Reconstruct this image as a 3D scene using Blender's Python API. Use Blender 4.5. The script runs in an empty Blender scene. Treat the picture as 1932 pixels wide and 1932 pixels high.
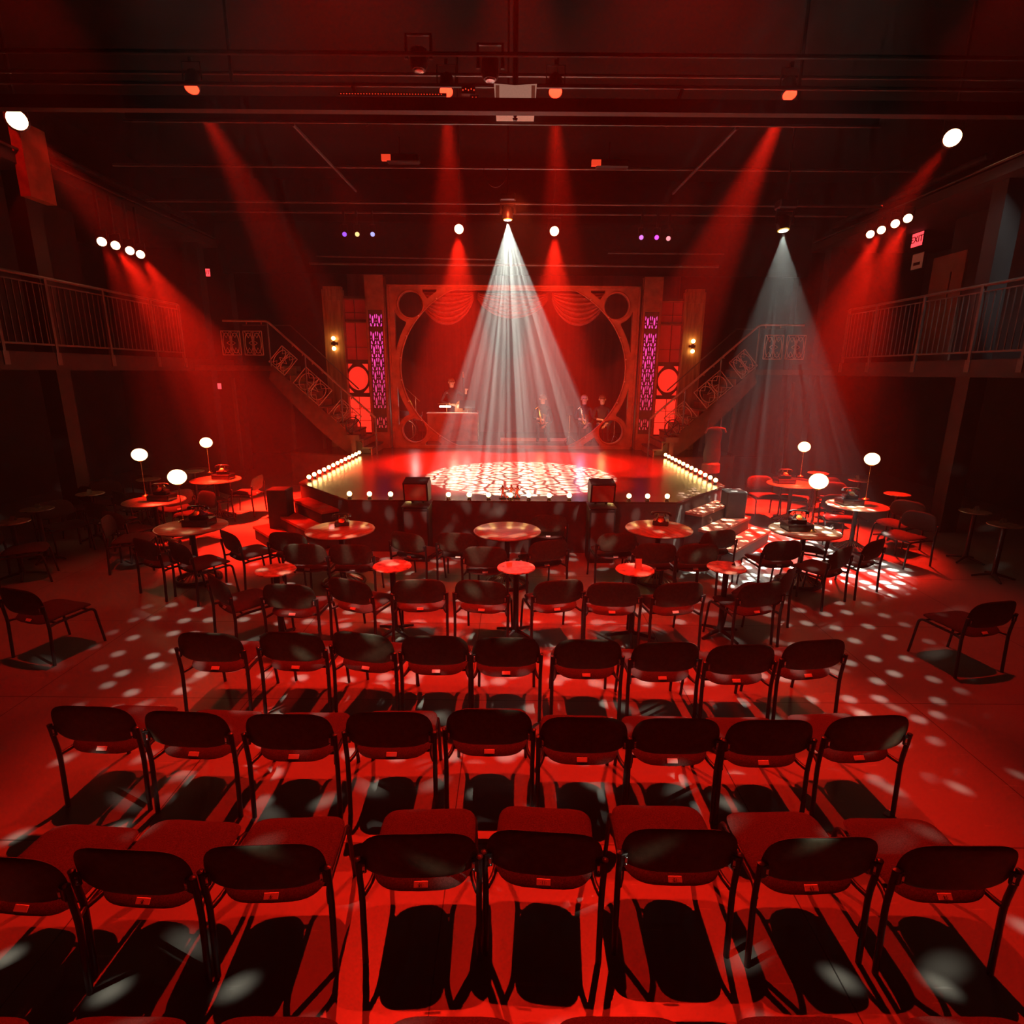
import bpy, math, random
from mathutils import Vector, Matrix
random.seed(7)
PI = math.pi
R = math.radians
sc = bpy.context.scene
COL = sc.collection
# ------------------------------------------------------------------ camera
CAMH = 2.75
F = 1060.0
cam_d = bpy.data.cameras.new('camera'); cam = bpy.data.objects.new('camera', cam_d); COL.objects.link(cam)
cam_d.sensor_width = 36; cam_d.lens = F / 1932 * 36; cam_d.clip_end = 100; cam_d.clip_start = .05
CM = Matrix.Translation((0, 0, CAMH)) @ Matrix.Rotation(R(76), 4, 'X') @ Matrix.Rotation(R(0.45), 4, 'Z')
cam.matrix_world = CM
sc.camera = cam
C3 = CM.to_3x3()
def ray(px, py):
    return C3 @ Vector(((px - 966) / F, (966 - py) / F, -1))
def at(px, py, z=None, Y=None, X=None):
    """world point seen at photo position px, py on the plane z=..., Y=... or X=..."""
    d = ray(px, py)
    if z is not None: t = (z - CAMH) / d.z
    elif Y is not None: t = Y / d.y
    else: t = X / d.x
    return Vector((0, 0, CAMH)) + d * t

# ------------------------------------------------------------------ materials
def mat(name, col, rough=.6, metal=0, emit=None, es=0, spec=.5, noise=0, nscale=8, bump=0, bscale=60, coat=0, stretch=(1, 1, 1)):
    m = bpy.data.materials.new(name); m.use_nodes = True
    nt = m.node_tree; b = nt.nodes['Principled BSDF']
    b.inputs['Base Color'].default_value = (*col, 1)
    b.inputs['Roughness'].default_value = rough
    b.inputs['Metallic'].default_value = metal
    b.inputs['Specular IOR Level'].default_value = spec
    if coat: b.inputs['Coat Weight'].default_value = coat; b.inputs['Coat Roughness'].default_value = .2
    if emit is not None:
        b.inputs['Emission Color'].default_value = (*emit, 1); b.inputs['Emission Strength'].default_value = es
    tc = nt.nodes.new('ShaderNodeTexCoord'); mp = nt.nodes.new('ShaderNodeMapping')
    nt.links.new(tc.outputs['Object'], mp.inputs['Vector']); mp.inputs['Scale'].default_value = stretch
    if noise:
        n = nt.nodes.new('ShaderNodeTexNoise'); n.inputs['Scale'].default_value = nscale; n.inputs['Detail'].default_value = 3
        nt.links.new(mp.outputs['Vector'], n.inputs['Vector'])
        r = nt.nodes.new('ShaderNodeValToRGB')
        r.color_ramp.elements[0].position = .3; r.color_ramp.elements[1].position = .7
        r.color_ramp.elements[0].color = (*[c * (1 - noise) for c in col], 1)
        r.color_ramp.elements[1].color = (*[min(1, c * (1 + noise)) for c in col], 1)
        nt.links.new(n.outputs['Fac'], r.inputs['Fac']); nt.links.new(r.outputs['Color'], b.inputs['Base Color'])
    if bump:
        n = nt.nodes.new('ShaderNodeTexNoise'); n.inputs['Scale'].default_value = bscale
        nt.links.new(mp.outputs['Vector'], n.inputs['Vector'])
        bp = nt.nodes.new('ShaderNodeBump'); bp.inputs['Strength'].default_value = bump; bp.inputs['Distance'].default_value = .01
        nt.links.new(n.outputs['Fac'], bp.inputs['Height']); nt.links.new(bp.outputs['Normal'], b.inputs['Normal'])
    return m
def floor_mat():
    m = mat('vinyl_floor', (.3, .3, .3), .42, bump=.06, bscale=35)
    nt = m.node_tree; b = nt.nodes['Principled BSDF']
    tc = nt.nodes.new('ShaderNodeTexCoord')
    mp = nt.nodes.new('ShaderNodeMapping'); mp.inputs['Location'].default_value = (.35, .25, 0)
    nt.links.new(tc.outputs['Object'], mp.inputs['Vector'])
    br = nt.nodes.new('ShaderNodeTexBrick'); br.offset = 0
    br.inputs['Scale'].default_value = 1; br.inputs['Brick Width'].default_value = 1.9; br.inputs['Row Height'].default_value = 1.52
    br.inputs['Mortar Size'].default_value = .004; br.inputs['Mortar Smooth'].default_value = .2
    br.inputs['Color1'].default_value = (.29, .29, .28, 1); br.inputs['Color2'].default_value = (.33, .325, .31, 1)
    br.inputs['Mortar'].default_value = (.05, .05, .05, 1)
    nt.links.new(mp.outputs['Vector'], br.inputs['Vector'])
    n = nt.nodes.new('ShaderNodeTexNoise'); n.inputs['Scale'].default_value = 1.3; n.inputs['Detail'].default_value = 6
    nt.links.new(tc.outputs['Object'], n.inputs['Vector'])
    mx = nt.nodes.new('ShaderNodeMixRGB'); mx.blend_type = 'MULTIPLY'; mx.inputs['Fac'].default_value = .45
    nt.links.new(br.outputs['Color'], mx.inputs['Color1']); nt.links.new(n.outputs['Fac'], mx.inputs['Color2'])
    # scuffs: thin pale scratches
    mp2 = nt.nodes.new('ShaderNodeMapping'); mp2.inputs['Scale'].default_value = (.5, 5, 1); mp2.inputs['Rotation'].default_value = (0, 0, .5)
    nt.links.new(tc.outputs['Object'], mp2.inputs['Vector'])
    n2 = nt.nodes.new('ShaderNodeTexNoise'); n2.inputs['Scale'].default_value = 6; n2.inputs['Detail'].default_value = 4
    nt.links.new(mp2.outputs['Vector'], n2.inputs['Vector'])
    rp = nt.nodes.new('ShaderNodeValToRGB'); rp.color_ramp.elements[0].position = .66; rp.color_ramp.elements[1].position = .72
    rp.color_ramp.elements[0].color = (0, 0, 0, 1); rp.color_ramp.elements[1].color = (.35, .35, .35, 1)
    nt.links.new(n2.outputs['Fac'], rp.inputs['Fac'])
    mx2 = nt.nodes.new('ShaderNodeMixRGB'); mx2.blend_type = 'ADD'; mx2.inputs['Fac'].default_value = .25
    nt.links.new(mx.outputs['Color'], mx2.inputs['Color1']); nt.links.new(rp.outputs['Color'], mx2.inputs['Color2'])
    nt.links.new(mx2.outputs['Color'], b.inputs['Base Color'])
    mr = nt.nodes.new('ShaderNodeMapRange'); mr.inputs['To Min'].default_value = .28; mr.inputs['To Max'].default_value = .5
    nt.links.new(n.outputs['Fac'], mr.inputs['Value']); nt.links.new(mr.outputs['Result'], b.inputs['Roughness'])
    return m
M = {}
M['floor'] = floor_mat()
M['black'] = mat('black_paint', (.012, .012, .012), .55, noise=.4, nscale=3)
M['wall'] = mat('black_wall_paint', (.026, .024, .024), .75, noise=.35, nscale=1.5, bump=.2, bscale=20)
M['brick'] = M['wall']
M['ceil'] = mat('ceiling_black', (.009, .009, .009), .9, noise=.3, nscale=1)
M['metal'] = mat('black_powder_coat', (.012, .012, .012), .38, metal=0, noise=.3, nscale=20)
M['rail'] = mat('grey_rail_paint', (.13, .12, .115), .45, metal=.3, noise=.2, nscale=5)
M['doorpaint'] = mat('brown_door_paint', (.22, .12, .09), .6, noise=.15, nscale=3)
M['ornament'] = mat('red_lit_wrought_iron', (.5, .3, .22), .5, metal=.2, noise=.2, nscale=5)  # raised reddish base puts the red light on the ironwork into its colour
M['steel'] = mat('dark_steel', (.12, .12, .12), .4, metal=.8, noise=.2, nscale=10)
M['pipe'] = mat('dull_pipe', (.07, .066, .066), .45, metal=.5, noise=.3, nscale=5)
M['chrome'] = mat('bright_screw', (.8, .8, .8), .25, metal=1, noise=.1)
M['seat'] = mat('woven_seat_fabric', (.075, .05, .047), .95, spec=.15, noise=.35, nscale=160, bump=.5, bscale=500)
M['shell'] = mat('olive_black_back_shell', (.075, .075, .05), .5, noise=.25, nscale=30, bump=.15, bscale=250)
M['tag'] = mat('white_plastic_tag', (.8, .72, .68), .4, noise=.05)
M['ink'] = mat('dark_ink', (.03, .02, .02), .6, noise=.1)
M['tabletop'] = mat('varnished_table_top', (.42, .25, .16), .3, noise=.4, nscale=5, stretch=(1, 5, 1), coat=.3)
M['marble'] = mat('marbled_small_top', (.4, .26, .18), .3, noise=.75, nscale=14, coat=.3)
M['rim'] = mat('table_rim', (.45, .3, .2), .35, metal=.3, noise=.1)
M['iron'] = mat('cast_iron', (.02, .02, .02), .4, metal=.3, noise=.3, nscale=20)
M['fan'] = mat('brass_fan', (.5, .3, .18), .35, metal=.6, noise=.2, nscale=20)
M['stagefloor'] = mat('lacquered_stage_boards', (.065, .033, .024), .26, noise=.45, nscale=2.2, stretch=(.6, 9, 1), coat=.5, bump=.06, bscale=30)
M['stageside'] = mat('stage_skirt', (.06, .045, .04), .7, noise=.3, nscale=4)
M['set'] = mat('rust_painted_scenery', (.32, .095, .05), .6, noise=.3, nscale=5, bump=.2, bscale=40)
M['setdark'] = mat('dark_stained_scenery', (.1, .05, .035), .55, noise=.3, nscale=5)
M['wood'] = mat('veneered_pillar', (.26, .13, .065), .45, noise=.5, nscale=3, stretch=(4, 4, .5))
M['drape'] = mat('crimson_drape', (.28, .07, .055), .8, noise=.2, nscale=10)
M['cyc'] = mat('back_drape', (.13, .04, .035), .95, noise=.2, nscale=2, stretch=(6, 1, .3))
M['globe'] = mat('lit_opal_glass', (.9, .8, .6), .4, emit=(1, .66, .26), es=5.5, noise=.02)
M['bulb'] = mat('lit_frosted_bulb', (.9, .8, .6), .4, emit=(1, .66, .2), es=16, noise=.02)
M['sconce'] = mat('lit_sconce_bulb', (.9, .8, .6), .4, emit=(1, .55, .12), es=22, noise=.02)
M['redlens'] = mat('lit_red_lens', (.9, .3, .2), .3, emit=(1, .03, .01), es=5, noise=.02)
M['hotlens'] = mat('lit_hot_lens', (.9, .6, .5), .3, emit=(1, .42, .2), es=14, noise=.02)
M['dimred'] = mat('dim_red_led', (.5, .1, .1), .3, emit=(1, .06, .02), es=.8, noise=.05)
M['whitelens'] = mat('lit_white_lens', (.9, .9, .9), .3, emit=(.9, 1, .9), es=30, noise=.02)
M['yellow'] = mat('glowing_head_ring', (.8, .6, .1), .3, metal=.8, emit=(1, .7, .1), es=.6, noise=.05)  # brass ring is no lamp; emission adds a yellow glow to it
M['phone'] = mat('bakelite', (.02, .015, .015), .2, noise=.2, coat=.6)
M['brass'] = mat('brass', (.8, .5, .2), .25, metal=1, noise=.1)
M['rose'] = mat('red_petal', (.5, .05, .04), .7, noise=.3, nscale=20)
M['card'] = mat('card_stock', (.7, .62, .58), .7, noise=.06)
M['projector'] = mat('screen_cloth_with_glow', (.42, .36, .31), .85, emit=(.8, .4, .28), es=.32, noise=.1, nscale=60)  # emission in the cloth stands in for light falling on it
M['skin'] = mat('skin', (.6, .33, .22), .55, noise=.08)
M['hair'] = mat('dark_hair', (.2, .1, .05), .7, noise=.3, nscale=40)
M['greyhair'] = mat('fair_hair', (.45, .4, .4), .7, noise=.2, nscale=40)
M['cloth'] = mat('black_cloth', (.02, .018, .018), .9, noise=.3, nscale=20)
M['blue'] = mat('blue_cloth', (.1, .12, .5), .8, noise=.2)
M['basswood'] = mat('varnished_spruce', (.4, .15, .06), .3, noise=.3, nscale=6, coat=.5)
M['paper'] = mat('sheet_and_lamp_glow', (.9, .9, .85), .6, emit=(1, .95, .85), es=1.6, noise=.03)  # lamp tubes give light; on sheets the glow stands in for lamplight
M['exit'] = mat('lit_exit_face', (.9, .2, .2), .4, emit=(1, .05, .06), es=2.2, noise=.02)
M['notice'] = mat('notice_card_with_glow', (.35, .2, .16), .6, emit=(.5, .14, .08), es=.14, noise=.05)  # slight emission brightens the card and frame, which are no lamps
M['glass_bottle'] = mat('clear_tumbler', (.8, .8, .8), .1, noise=.02)
for k, (c, s) in {'pane_top': ((1, .02, .01), .05), 'pane_mid': ((1, .02, .01), .11), 'pane_round': ((1, .03, .015), .9), 'pane_low': ((1, .025, .012), 1.5)}.items():
    M[k] = mat('backlit_' + k, (.4, .05, .04), .7, emit=c, es=s, noise=.1, nscale=4)
def lattice_light():
    m = mat('backlit_magenta_panel', (.4, .1, .2), .7)
    nt = m.node_tree; b = nt.nodes['Principled BSDF']
    tc = nt.nodes.new('ShaderNodeTexCoord'); sp = nt.nodes.new('ShaderNodeSeparateXYZ'); nt.links.new(tc.outputs['Object'], sp.inputs[0])
    mr = nt.nodes.new('ShaderNodeMapRange'); mr.inputs['From Min'].default_value = 1.3; mr.inputs['From Max'].default_value = 3.9
    nt.links.new(sp.outputs['Z'], mr.inputs['Value'])
    rp = nt.nodes.new('ShaderNodeValToRGB')
    rp.color_ramp.elements[0].color = (.45, .03, .04, 1); rp.color_ramp.elements[1].color = (.95, .07, .5, 1)  # backlight fading from magenta down to red is painted into the emission
    rp.color_ramp.elements[0].position = .12; rp.color_ramp.elements[1].position = .8
    nt.links.new(mr.outputs['Result'], rp.inputs['Fac']); nt.links.new(rp.outputs['Color'], b.inputs['Emission Color'])
    b.inputs['Emission Strength'].default_value = 1.1
    return m
M['lattice'] = lattice_light()

# ------------------------------------------------------------------ mesh builder
class MB:
    def __init__(s): s.v = []; s.f = []; s.m = []; s.T = Matrix()
    def add(s, vs, fs, mi=0):
        o = len(s.v); s.v += [tuple(s.T @ Vector(v)) for v in vs]; s.f += [tuple(i + o for i in f) for f in fs]; s.m += [mi] * len(fs)
        return s
    def box(s, c, d, rot=None, mi=0, bev=0):
        hx, hy, hz = d[0] / 2, d[1] / 2, d[2] / 2
        rm = rot if rot is not None else Matrix.Identity(3)
        if bev:
            vs = []; b = min(bev, hx * .9, hy * .9, hz * .9)
            for x in (-1, 1):
                for y in (-1, 1):
                    for z in (-1, 1):
                        vs += [(x * (hx - b), y * (hy - b), z * hz), (x * (hx - b), y * hy, z * (hz - b)), (x * hx, y * (hy - b), z * (hz - b))]
            import bmesh
            bm = bmesh.new()
            for v in vs: bm.verts.new(v)
            r = bmesh.ops.convex_hull(bm, input=bm.verts)
            bmesh.ops.dissolve_limit(bm, angle_limit=.02, verts=bm.verts, edges=bm.edges)
            bm.verts.index_update()
            V = [v.co.copy() for v in bm.verts]; FF = [[v.index for v in f.verts] for f in bm.faces]; bm.free()
            return s.add([Vector(c) + rm @ v for v in V], FF, mi)
        vs = [Vector(c) + rm @ Vector((x * hx, y * hy, z * hz)) for x in (-1, 1) for y in (-1, 1) for z in (-1, 1)]
        return s.add(vs, [(0, 1, 3, 2), (4, 6, 7, 5), (0, 4, 5, 1), (2, 3, 7, 6), (0, 2, 6, 4), (1, 5, 7, 3)], mi)
    def tube(s, pts, r, n=8, mi=0, cap=True, closed=False):
        pts = [Vector(p) for p in pts]; k = len(pts); rs = r if isinstance(r, (list, tuple)) else [r] * k
        vs = []; up = None
        for i, p in enumerate(pts):
            a = pts[(i - 1) % k] if (i or closed) else p; b = pts[(i + 1) % k] if (i < k - 1 or closed) else p
            t = (b - a)
            if t.length < 1e-9: t = Vector((0, 0, 1))
            t.normalize()
            if up is None:
                up = Vector((0, 0, 1)) if abs(t.z) < .9 else Vector((1, 0, 0))
            x = t.cross(up)
            if x.length < 1e-4: x = t.cross(Vector((0, 1, 0)))
            x.normalize(); y = x.cross(t).normalized(); up = y
            for j in range(n):
                q = 2 * PI * j / n
                vs.append(p + (x * math.cos(q) + y * math.sin(q)) * rs[i])
        fs = []
        for i in range(k if closed else k - 1):
            a = i * n; b = ((i + 1) % k) * n
            for j in range(n): fs.append((a + j, a + (j + 1) % n, b + (j + 1) % n, b + j))
        if cap and not closed: fs += [tuple(range(n))[::-1], tuple((k - 1) * n + j for j in range(n))]
        return s.add(vs, fs, mi)
    def lathe(s, prof, c=(0, 0, 0), n=24, mi=0, sx=1, sy=1):
        vs = []; fs = []
        for (r, z) in prof:
            for j in range(n):
                q = 2 * PI * j / n; vs.append((c[0] + r * math.cos(q) * sx, c[1] + r * math.sin(q) * sy, c[2] + z))
        for i in range(len(prof) - 1):
            for j in range(n): fs.append((i * n + j, i * n + (j + 1) % n, (i + 1) * n + (j + 1) % n, (i + 1) * n + j))
        fs += [tuple(range(n))[::-1], tuple((len(prof) - 1) * n + j for j in range(n))]
        return s.add(vs, fs, mi)
    def ball(s, c, r, n=16, k=10, mi=0, sz=1, sx=1, sy=1):
        return s.lathe([(max(1e-4, r * math.sin(PI * i / k)), -r * sz * math.cos(PI * i / k)) for i in range(k + 1)], c, n, mi, sx, sy)
    def prism(s, poly, z0, z1, mi=0):
        n = len(poly); vs = [(x, y, z0) for x, y in poly] + [(x, y, z1) for x, y in poly]
        fs = [tuple(range(n))[::-1], tuple(range(n, 2 * n))] + [(i, (i + 1) % n, n + (i + 1) % n, n + i) for i in range(n)]
        return s.add(vs, fs, mi)
    def build(s, name, mats, parent=None, smooth=False, loc=None):
        me = bpy.data.meshes.new(name)
        vs = s.v
        me.from_pydata(vs, [], s.f); 
        if not isinstance(mats, (list, tuple)): mats = [mats]
        for m in mats: me.materials.append(m)
        me.polygons.foreach_set('material_index', s.m)
        if smooth:
            me.polygons.foreach_set('use_smooth', [True] * len(me.polygons))
            try: me.set_sharp_from_angle(angle=R(40))
            except Exception: pass
        me.validate(); me.update()
        return link(name, me, parent, loc)
def link(name, me, parent=None, loc=None):
    o = bpy.data.objects.new(name, me); COL.objects.link(o)
    if parent: o.parent = parent
    if loc is not None: o.location = loc
    return o
def tag(o, label=None, cat=None, group=None, kind=None):
    if label: o['label'] = label
    if cat: o['category'] = cat
    if group: o['group'] = group
    if kind: o['kind'] = kind
    return o
def thing(name, label, cat, loc=(0, 0, 0), rz=0, group=None):
    o = bpy.data.objects.new(name, None); COL.objects.link(o); o.location = loc; o.rotation_euler = (0, 0, rz)
    o.empty_display_size = .1
    return tag(o, label, cat, group)
KIDS = {}
def copy_tree(o, parent=None):
    c = o.copy(); COL.objects.link(c)
    if parent: c.parent = parent
    for ch in [x for x in KIDS.get(o.name) or find_kids(o)]: copy_tree(ch, c)
    return c
def find_kids(o):
    k = [x for x in COL.objects if x.parent == o]; KIDS[o.name] = k; return k
def struct(name, mb, m, smooth=False):
    return tag(mb.build(name, m, None, smooth), kind='structure')
def look(direction, up=(0, 0, 1)):
    """rotation whose -Z points along direction"""
    return Vector(direction).to_track_quat('-Z', 'Y')
def plate(name, outer, holes, depth, m, parent=None, T=None, bevel=0):
    """flat board with real openings; polygons given in x, z; it stands in the XZ plane, extruded along y"""
    cu = bpy.data.curves.new(name, 'CURVE'); cu.dimensions = '2D'; cu.fill_mode = 'BOTH'; cu.extrude = depth / 2; cu.bevel_depth = bevel
    for poly in [outer] + holes:
        sp = cu.splines.new('POLY'); sp.points.add(len(poly) - 1); sp.use_cyclic_u = True
        for i, (x, z) in enumerate(poly): sp.points[i].co = (x, z, 0, 1)
    t = bpy.data.objects.new('tmp', cu); COL.objects.link(t)
    dg = bpy.context.evaluated_depsgraph_get()
    me = bpy.data.meshes.new_from_object(t.evaluated_get(dg))
    bpy.data.objects.remove(t); bpy.data.curves.remove(cu)
    me.transform(Matrix.Rotation(PI / 2, 4, 'X'))
    if T is not None: me.transform(T)
    me.materials.clear(); me.materials.append(m)
    return link(name, me, parent)
def text_mesh(txt, size, m, name, parent=None, T=None):
    cu = bpy.data.curves.new(name, 'FONT'); cu.body = txt; cu.size = size; cu.extrude = size * .03; cu.align_x = 'CENTER'; cu.align_y = 'CENTER'
    t = bpy.data.objects.new('tmp', cu); COL.objects.link(t)
    dg = bpy.context.evaluated_depsgraph_get()
    me = bpy.data.meshes.new_from_object(t.evaluated_get(dg))
    bpy.data.objects.remove(t); bpy.data.curves.remove(cu)
    if T is not None: me.transform(T)
    me.materials.clear(); me.materials.append(m)
    return link(name, me, parent)
def ell(cx, cz, rx, rz, n=40, a0=0, a1=2 * PI):
    return [(cx + rx * math.cos(a0 + (a1 - a0) * i / n), cz + rz * math.sin(a0 + (a1 - a0) * i / n)) for i in range(n)]
def smooth_path(pts, rad=.04, n=5):
    out = [Vector(pts[0])]
    for i in range(1, len(pts) - 1):
        a, b, c = Vector(pts[i - 1]), Vector(pts[i]), Vector(pts[i + 1])
        p = b + (a - b).normalized() * rad; q = b + (c - b).normalized() * rad
        for k in range(n + 1):
            t = k / n; out.append((1 - t) ** 2 * p + 2 * t * (1 - t) * b + t * t * q)
    out.append(Vector(pts[-1])); return out
def pillow(outline, off, tk_a, tk_b, n=44, rings=6):
    """closed cushion: outline(angle)->(a,b), off(a,b,s)->point, s = signed thickness"""
    vs = []; fs = []
    def P(r, q, s):
        a, b = outline(q); ca, cb = outline('c')
        return off(ca + (a - ca) * r, cb + (b - cb) * r, s)
    rr = [math.sin(PI / 2 * i / rings) for i in range(1, rings + 1)]
    idx = {}
    for side, tk in ((1, tk_a), (-1, tk_b)):
        idx[side, 0] = len(vs); vs.append(P(0, 0, side * tk))
        for i, r in enumerate(rr):
            if i == rings - 1 and side == -1: idx[side, i + 1] = idx[1, i + 1]; continue
            idx[side, i + 1] = len(vs)
            for j in range(n): vs.append(P(r, 2 * PI * j / n, side * tk * (1 - r ** 4) ** .5))
        for j in range(n):
            k = (j + 1) % n
            f = (idx[side, 0], idx[side, 1] + j, idx[side, 1] + k); fs.append(f if side > 0 else f[::-1])
            for i in range(1, rings):
                f = (idx[side, i] + j, idx[side, i + 1] + j, idx[side, i + 1] + k, idx[side, i] + k); fs.append(f if side > 0 else f[::-1])
    return vs, fs

# ------------------------------------------------------------------ room
RX = 10.6; Y0 = -3.0; Y1 = 19.0; H = 8.4
struct('floor', MB().box((0, (Y0 + Y1) / 2, -.05), (2 * RX + .2, Y1 - Y0 + .2, .1)), M['floor'])
struct('ceiling', MB().box((0, (Y0 + Y1) / 2, H + .05), (2 * RX + .2, Y1 - Y0 + .2, .1)), M['ceil'])
struct('wall_left', MB().box((-RX - .05, (Y0 + Y1) / 2, H / 2), (.1, Y1 - Y0, H)), M['wall'])
struct('wall_right', MB().box((RX + .05, (Y0 + Y1) / 2, H / 2), (.1, Y1 - Y0, H)), M['wall'])
struct('wall_back', MB().box((0, Y1 + .05, H / 2), (2 * RX, .1, H)), M['wall'])
struct('wall_front', MB().box((0, Y0 - .05, H / 2), (2 * RX, .1, H)), M['wall'])
BX = 7.5          # balcony front edge
BZ = 3.0          # balcony floor level
for s, nm in ((-1, 'left'), (1, 'right')):
    struct('trim_balcony_' + nm, MB().box((s * (BX + RX) / 2, (Y0 + 15.6) / 2, BZ - .14), (RX - BX, 15.6 - Y0, .28)), M['wall'])
    # upper gallery edge and bulkhead
    struct('trim_gallery_' + nm, MB().box((s * (BX + RX) / 2, (Y0 + 15.4) / 2, 5.82), (RX - BX, 15.4 - Y0, .16)), M['wall'])
    # under-balcony cross wall
    for q, yy in enumerate((4.4, 9.9, 14.9)):
        struct('trim_column_%s_%d' % (nm, q + 1), MB().box((s * (BX + .35), yy, 2.86 / 2), (.3, .3, 2.86)).box((s * (BX + .35), yy, 4.37), (.3, .3, 2.74)), M['wall'])
    struct('trim_pilaster_%s' % nm, MB().box((s * 9.0, 15.75, 2.9), (3.2, .3, 5.8)), M['wall'])
# door on the right balcony with frame
dp = at(1783, 530, X=8.7)
struct('door_1', MB().box((8.73, dp.y, BZ + 1.05), (.04, .9, 2.1)).box((8.70, dp.y, BZ + 1.45), (.03, .26, .6)), M['doorpaint'])
for s, nm in ((-1, 'left'), (1, 'right')):
    struct('trim_balcony_wall_' + nm, MB().box((s * 8.8, 8.6, (BZ + 5.74) / 2), (.1, 7.2, 5.74 - BZ)), M['wall'])
# left lit post on the upper gallery
pl = at(72, 366, X=-7.45); pt = at(56, 240, X=-7.45)
struct('trim_post_left', MB().box((-7.45, pl.y, (pl.z + pt.z) / 2 - .05), (.16, .5, pt.z - pl.z + .1)), M['set'])

# ------------------------------------------------------------------ railing
def railing(sgn, label, ys):
    t = thing('balcony_railing', label, 'railing', (sgn * (BX + .02), 0, BZ))
    zt = 1.15
    MB().tube([(0, ys[0], zt), (0, ys[-1], zt)], .025, 8).build('handrail', M['rail'], t, True)
    MB().box((0, (ys[0] + ys[-1]) / 2, .12), (.03, ys[-1] - ys[0], .03)).build('bottom_rail', M['rail'], t)
    MB().box((0, (ys[0] + ys[-1]) / 2, -.13), (.03, ys[-1] - ys[0], .2)).build('fascia', M['steel'], t)
    for y in ys:
        MB().box((0, y, zt / 2), (.05, .05, zt)).box((-sgn * .02, y, -.1), (.03, .1, .2)).build('post', M['rail'], t)
    MB().box((0, (ys[0] + ys[-1]) / 2, zt - .1), (.02, ys[-1] - ys[0], .02)).build('top_bar', M['rail'], t)
    m = MB()
    for a, b in zip(ys, ys[1:]):
        n = int((b - a) / .12)
        for i in range(1, n): m.box((0, a + (b - a) * i / n, .58), (.014, .014, .92))
    o = m.build('balusters', M['rail'], t); o['kind'] = 'stuff'
    return t
RY = [4.2, 5.7, 7.2, 8.6, 9.6, 10.9, 12.3, 13.3]
railing(1, 'dark metal balcony railing with vertical bars on the right side', RY)
railing(-1, 'dark metal balcony railing with vertical bars on the left side', RY)

# ------------------------------------------------------------------ stage
SZ = .83
sl = [(-2.52, 8.4), (-3.75, 9.75), (-3.7, 13.0), (-5.4, 13.6), (-5.4, 18.6)]
poly = sl + [(-x, y) for x, y in sl[::-1]]
poly = poly[::-1]
stage = thing('stage', 'low wide black sided stage with lacquered floor and angled front corners', 'stage', (0, 0, 0))
MB().prism(poly, 0, SZ - .03).build('stage_skirt', M['stageside'], stage)
MB().prism([(x * 1.004, y) for x, y in poly], SZ - .03, SZ).build('stage_floor', M['stagefloor'], stage)

def footlight(p, label, grp, first=[None]):
    if first[0] is None:
        t = thing('footlight', label, 'footlight', p, 0, grp)
        MB().lathe([(.03, 0), (.034, .01), (.022, .03), (.02, .045)], (0, 0, 0), 12).build('socket', M['iron'], t, True)
        MB().ball((0, 0, .078), .037, 14, 10).build('bulb', M['bulb'], t, True)
        first[0] = t
    else:
        t = copy_tree(first[0]); t.location = p; t['label'] = label; t['group'] = grp
    return t
for px in (652, 691, 732, 768, 844, 884, 921, 963, 998, 1037, 1075, 1152, 1188, 1223, 1260):
    p = at(px, 947, z=SZ); footlight((p.x, 8.47, SZ), 'small round footlight glowing along the straight front edge of the stage', 'front edge footlights')
for i in range(13):
    t = i / 12; 
    a, b = Vector((-3.62, 9.85)), Vector((-3.56, 13.0)); p = a.lerp(b, t ** 1.0)
    footlight((p.x, p.y, SZ), 'small round footlight in the row along the left side edge of the stage', 'left edge footlights')
    footlight((-p.x, p.y, SZ), 'small round footlight in the row along the right side edge of the stage', 'right edge footlights')

# steps at each front corner
for s, nm in ((-1, 'left'), (1, 'right')):
    e = Vector((-1.23, 1.35)).normalized(); n = Vector((-e.y, e.x)) ; n = Vector((-.74, -.675))
    c = Vector((-3.1, 9.1))
    t = thing('stage_steps', 'three black box steps up to the %s front corner of the stage' % nm, 'steps', (0, 0, 0))
    for k, z in enumerate((.62, .415, .21)):
        cc = c + n * (.17 + .31 * k); L = 1.15 + .22 * k
        p = [cc - e * L / 2 - n * .155, cc + e * L / 2 - n * .155, cc + e * L / 2 + n * .155, cc - e * L / 2 + n * .155]
        q = [(x * -s, y) for x, y in p]
        m = MB(); m.prism(q, z - .04, z); m.build('tread', M['set'], t)
        m = MB(); sh = .93; cq = Vector((sum(x for x, y in q) / 4, sum(y for x, y in q) / 4))
        q2 = [tuple(cq + (Vector(a) - cq) * sh) for a in q]; m.prism(q2, 0, z - .04); m.build('riser', M['stageside'], t)
    pp = at(527, 921, z=.86) if s < 0 else at(1386, 925, z=.86)
    b = MB(); b.box((pp.x, pp.y, .43), (.33, .3, .86), bev=.015)
    tag(b.build('stage_block', M['stageside'], None), 'tall black block standing at the outer end of the %s stage steps' % nm, 'block')

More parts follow.
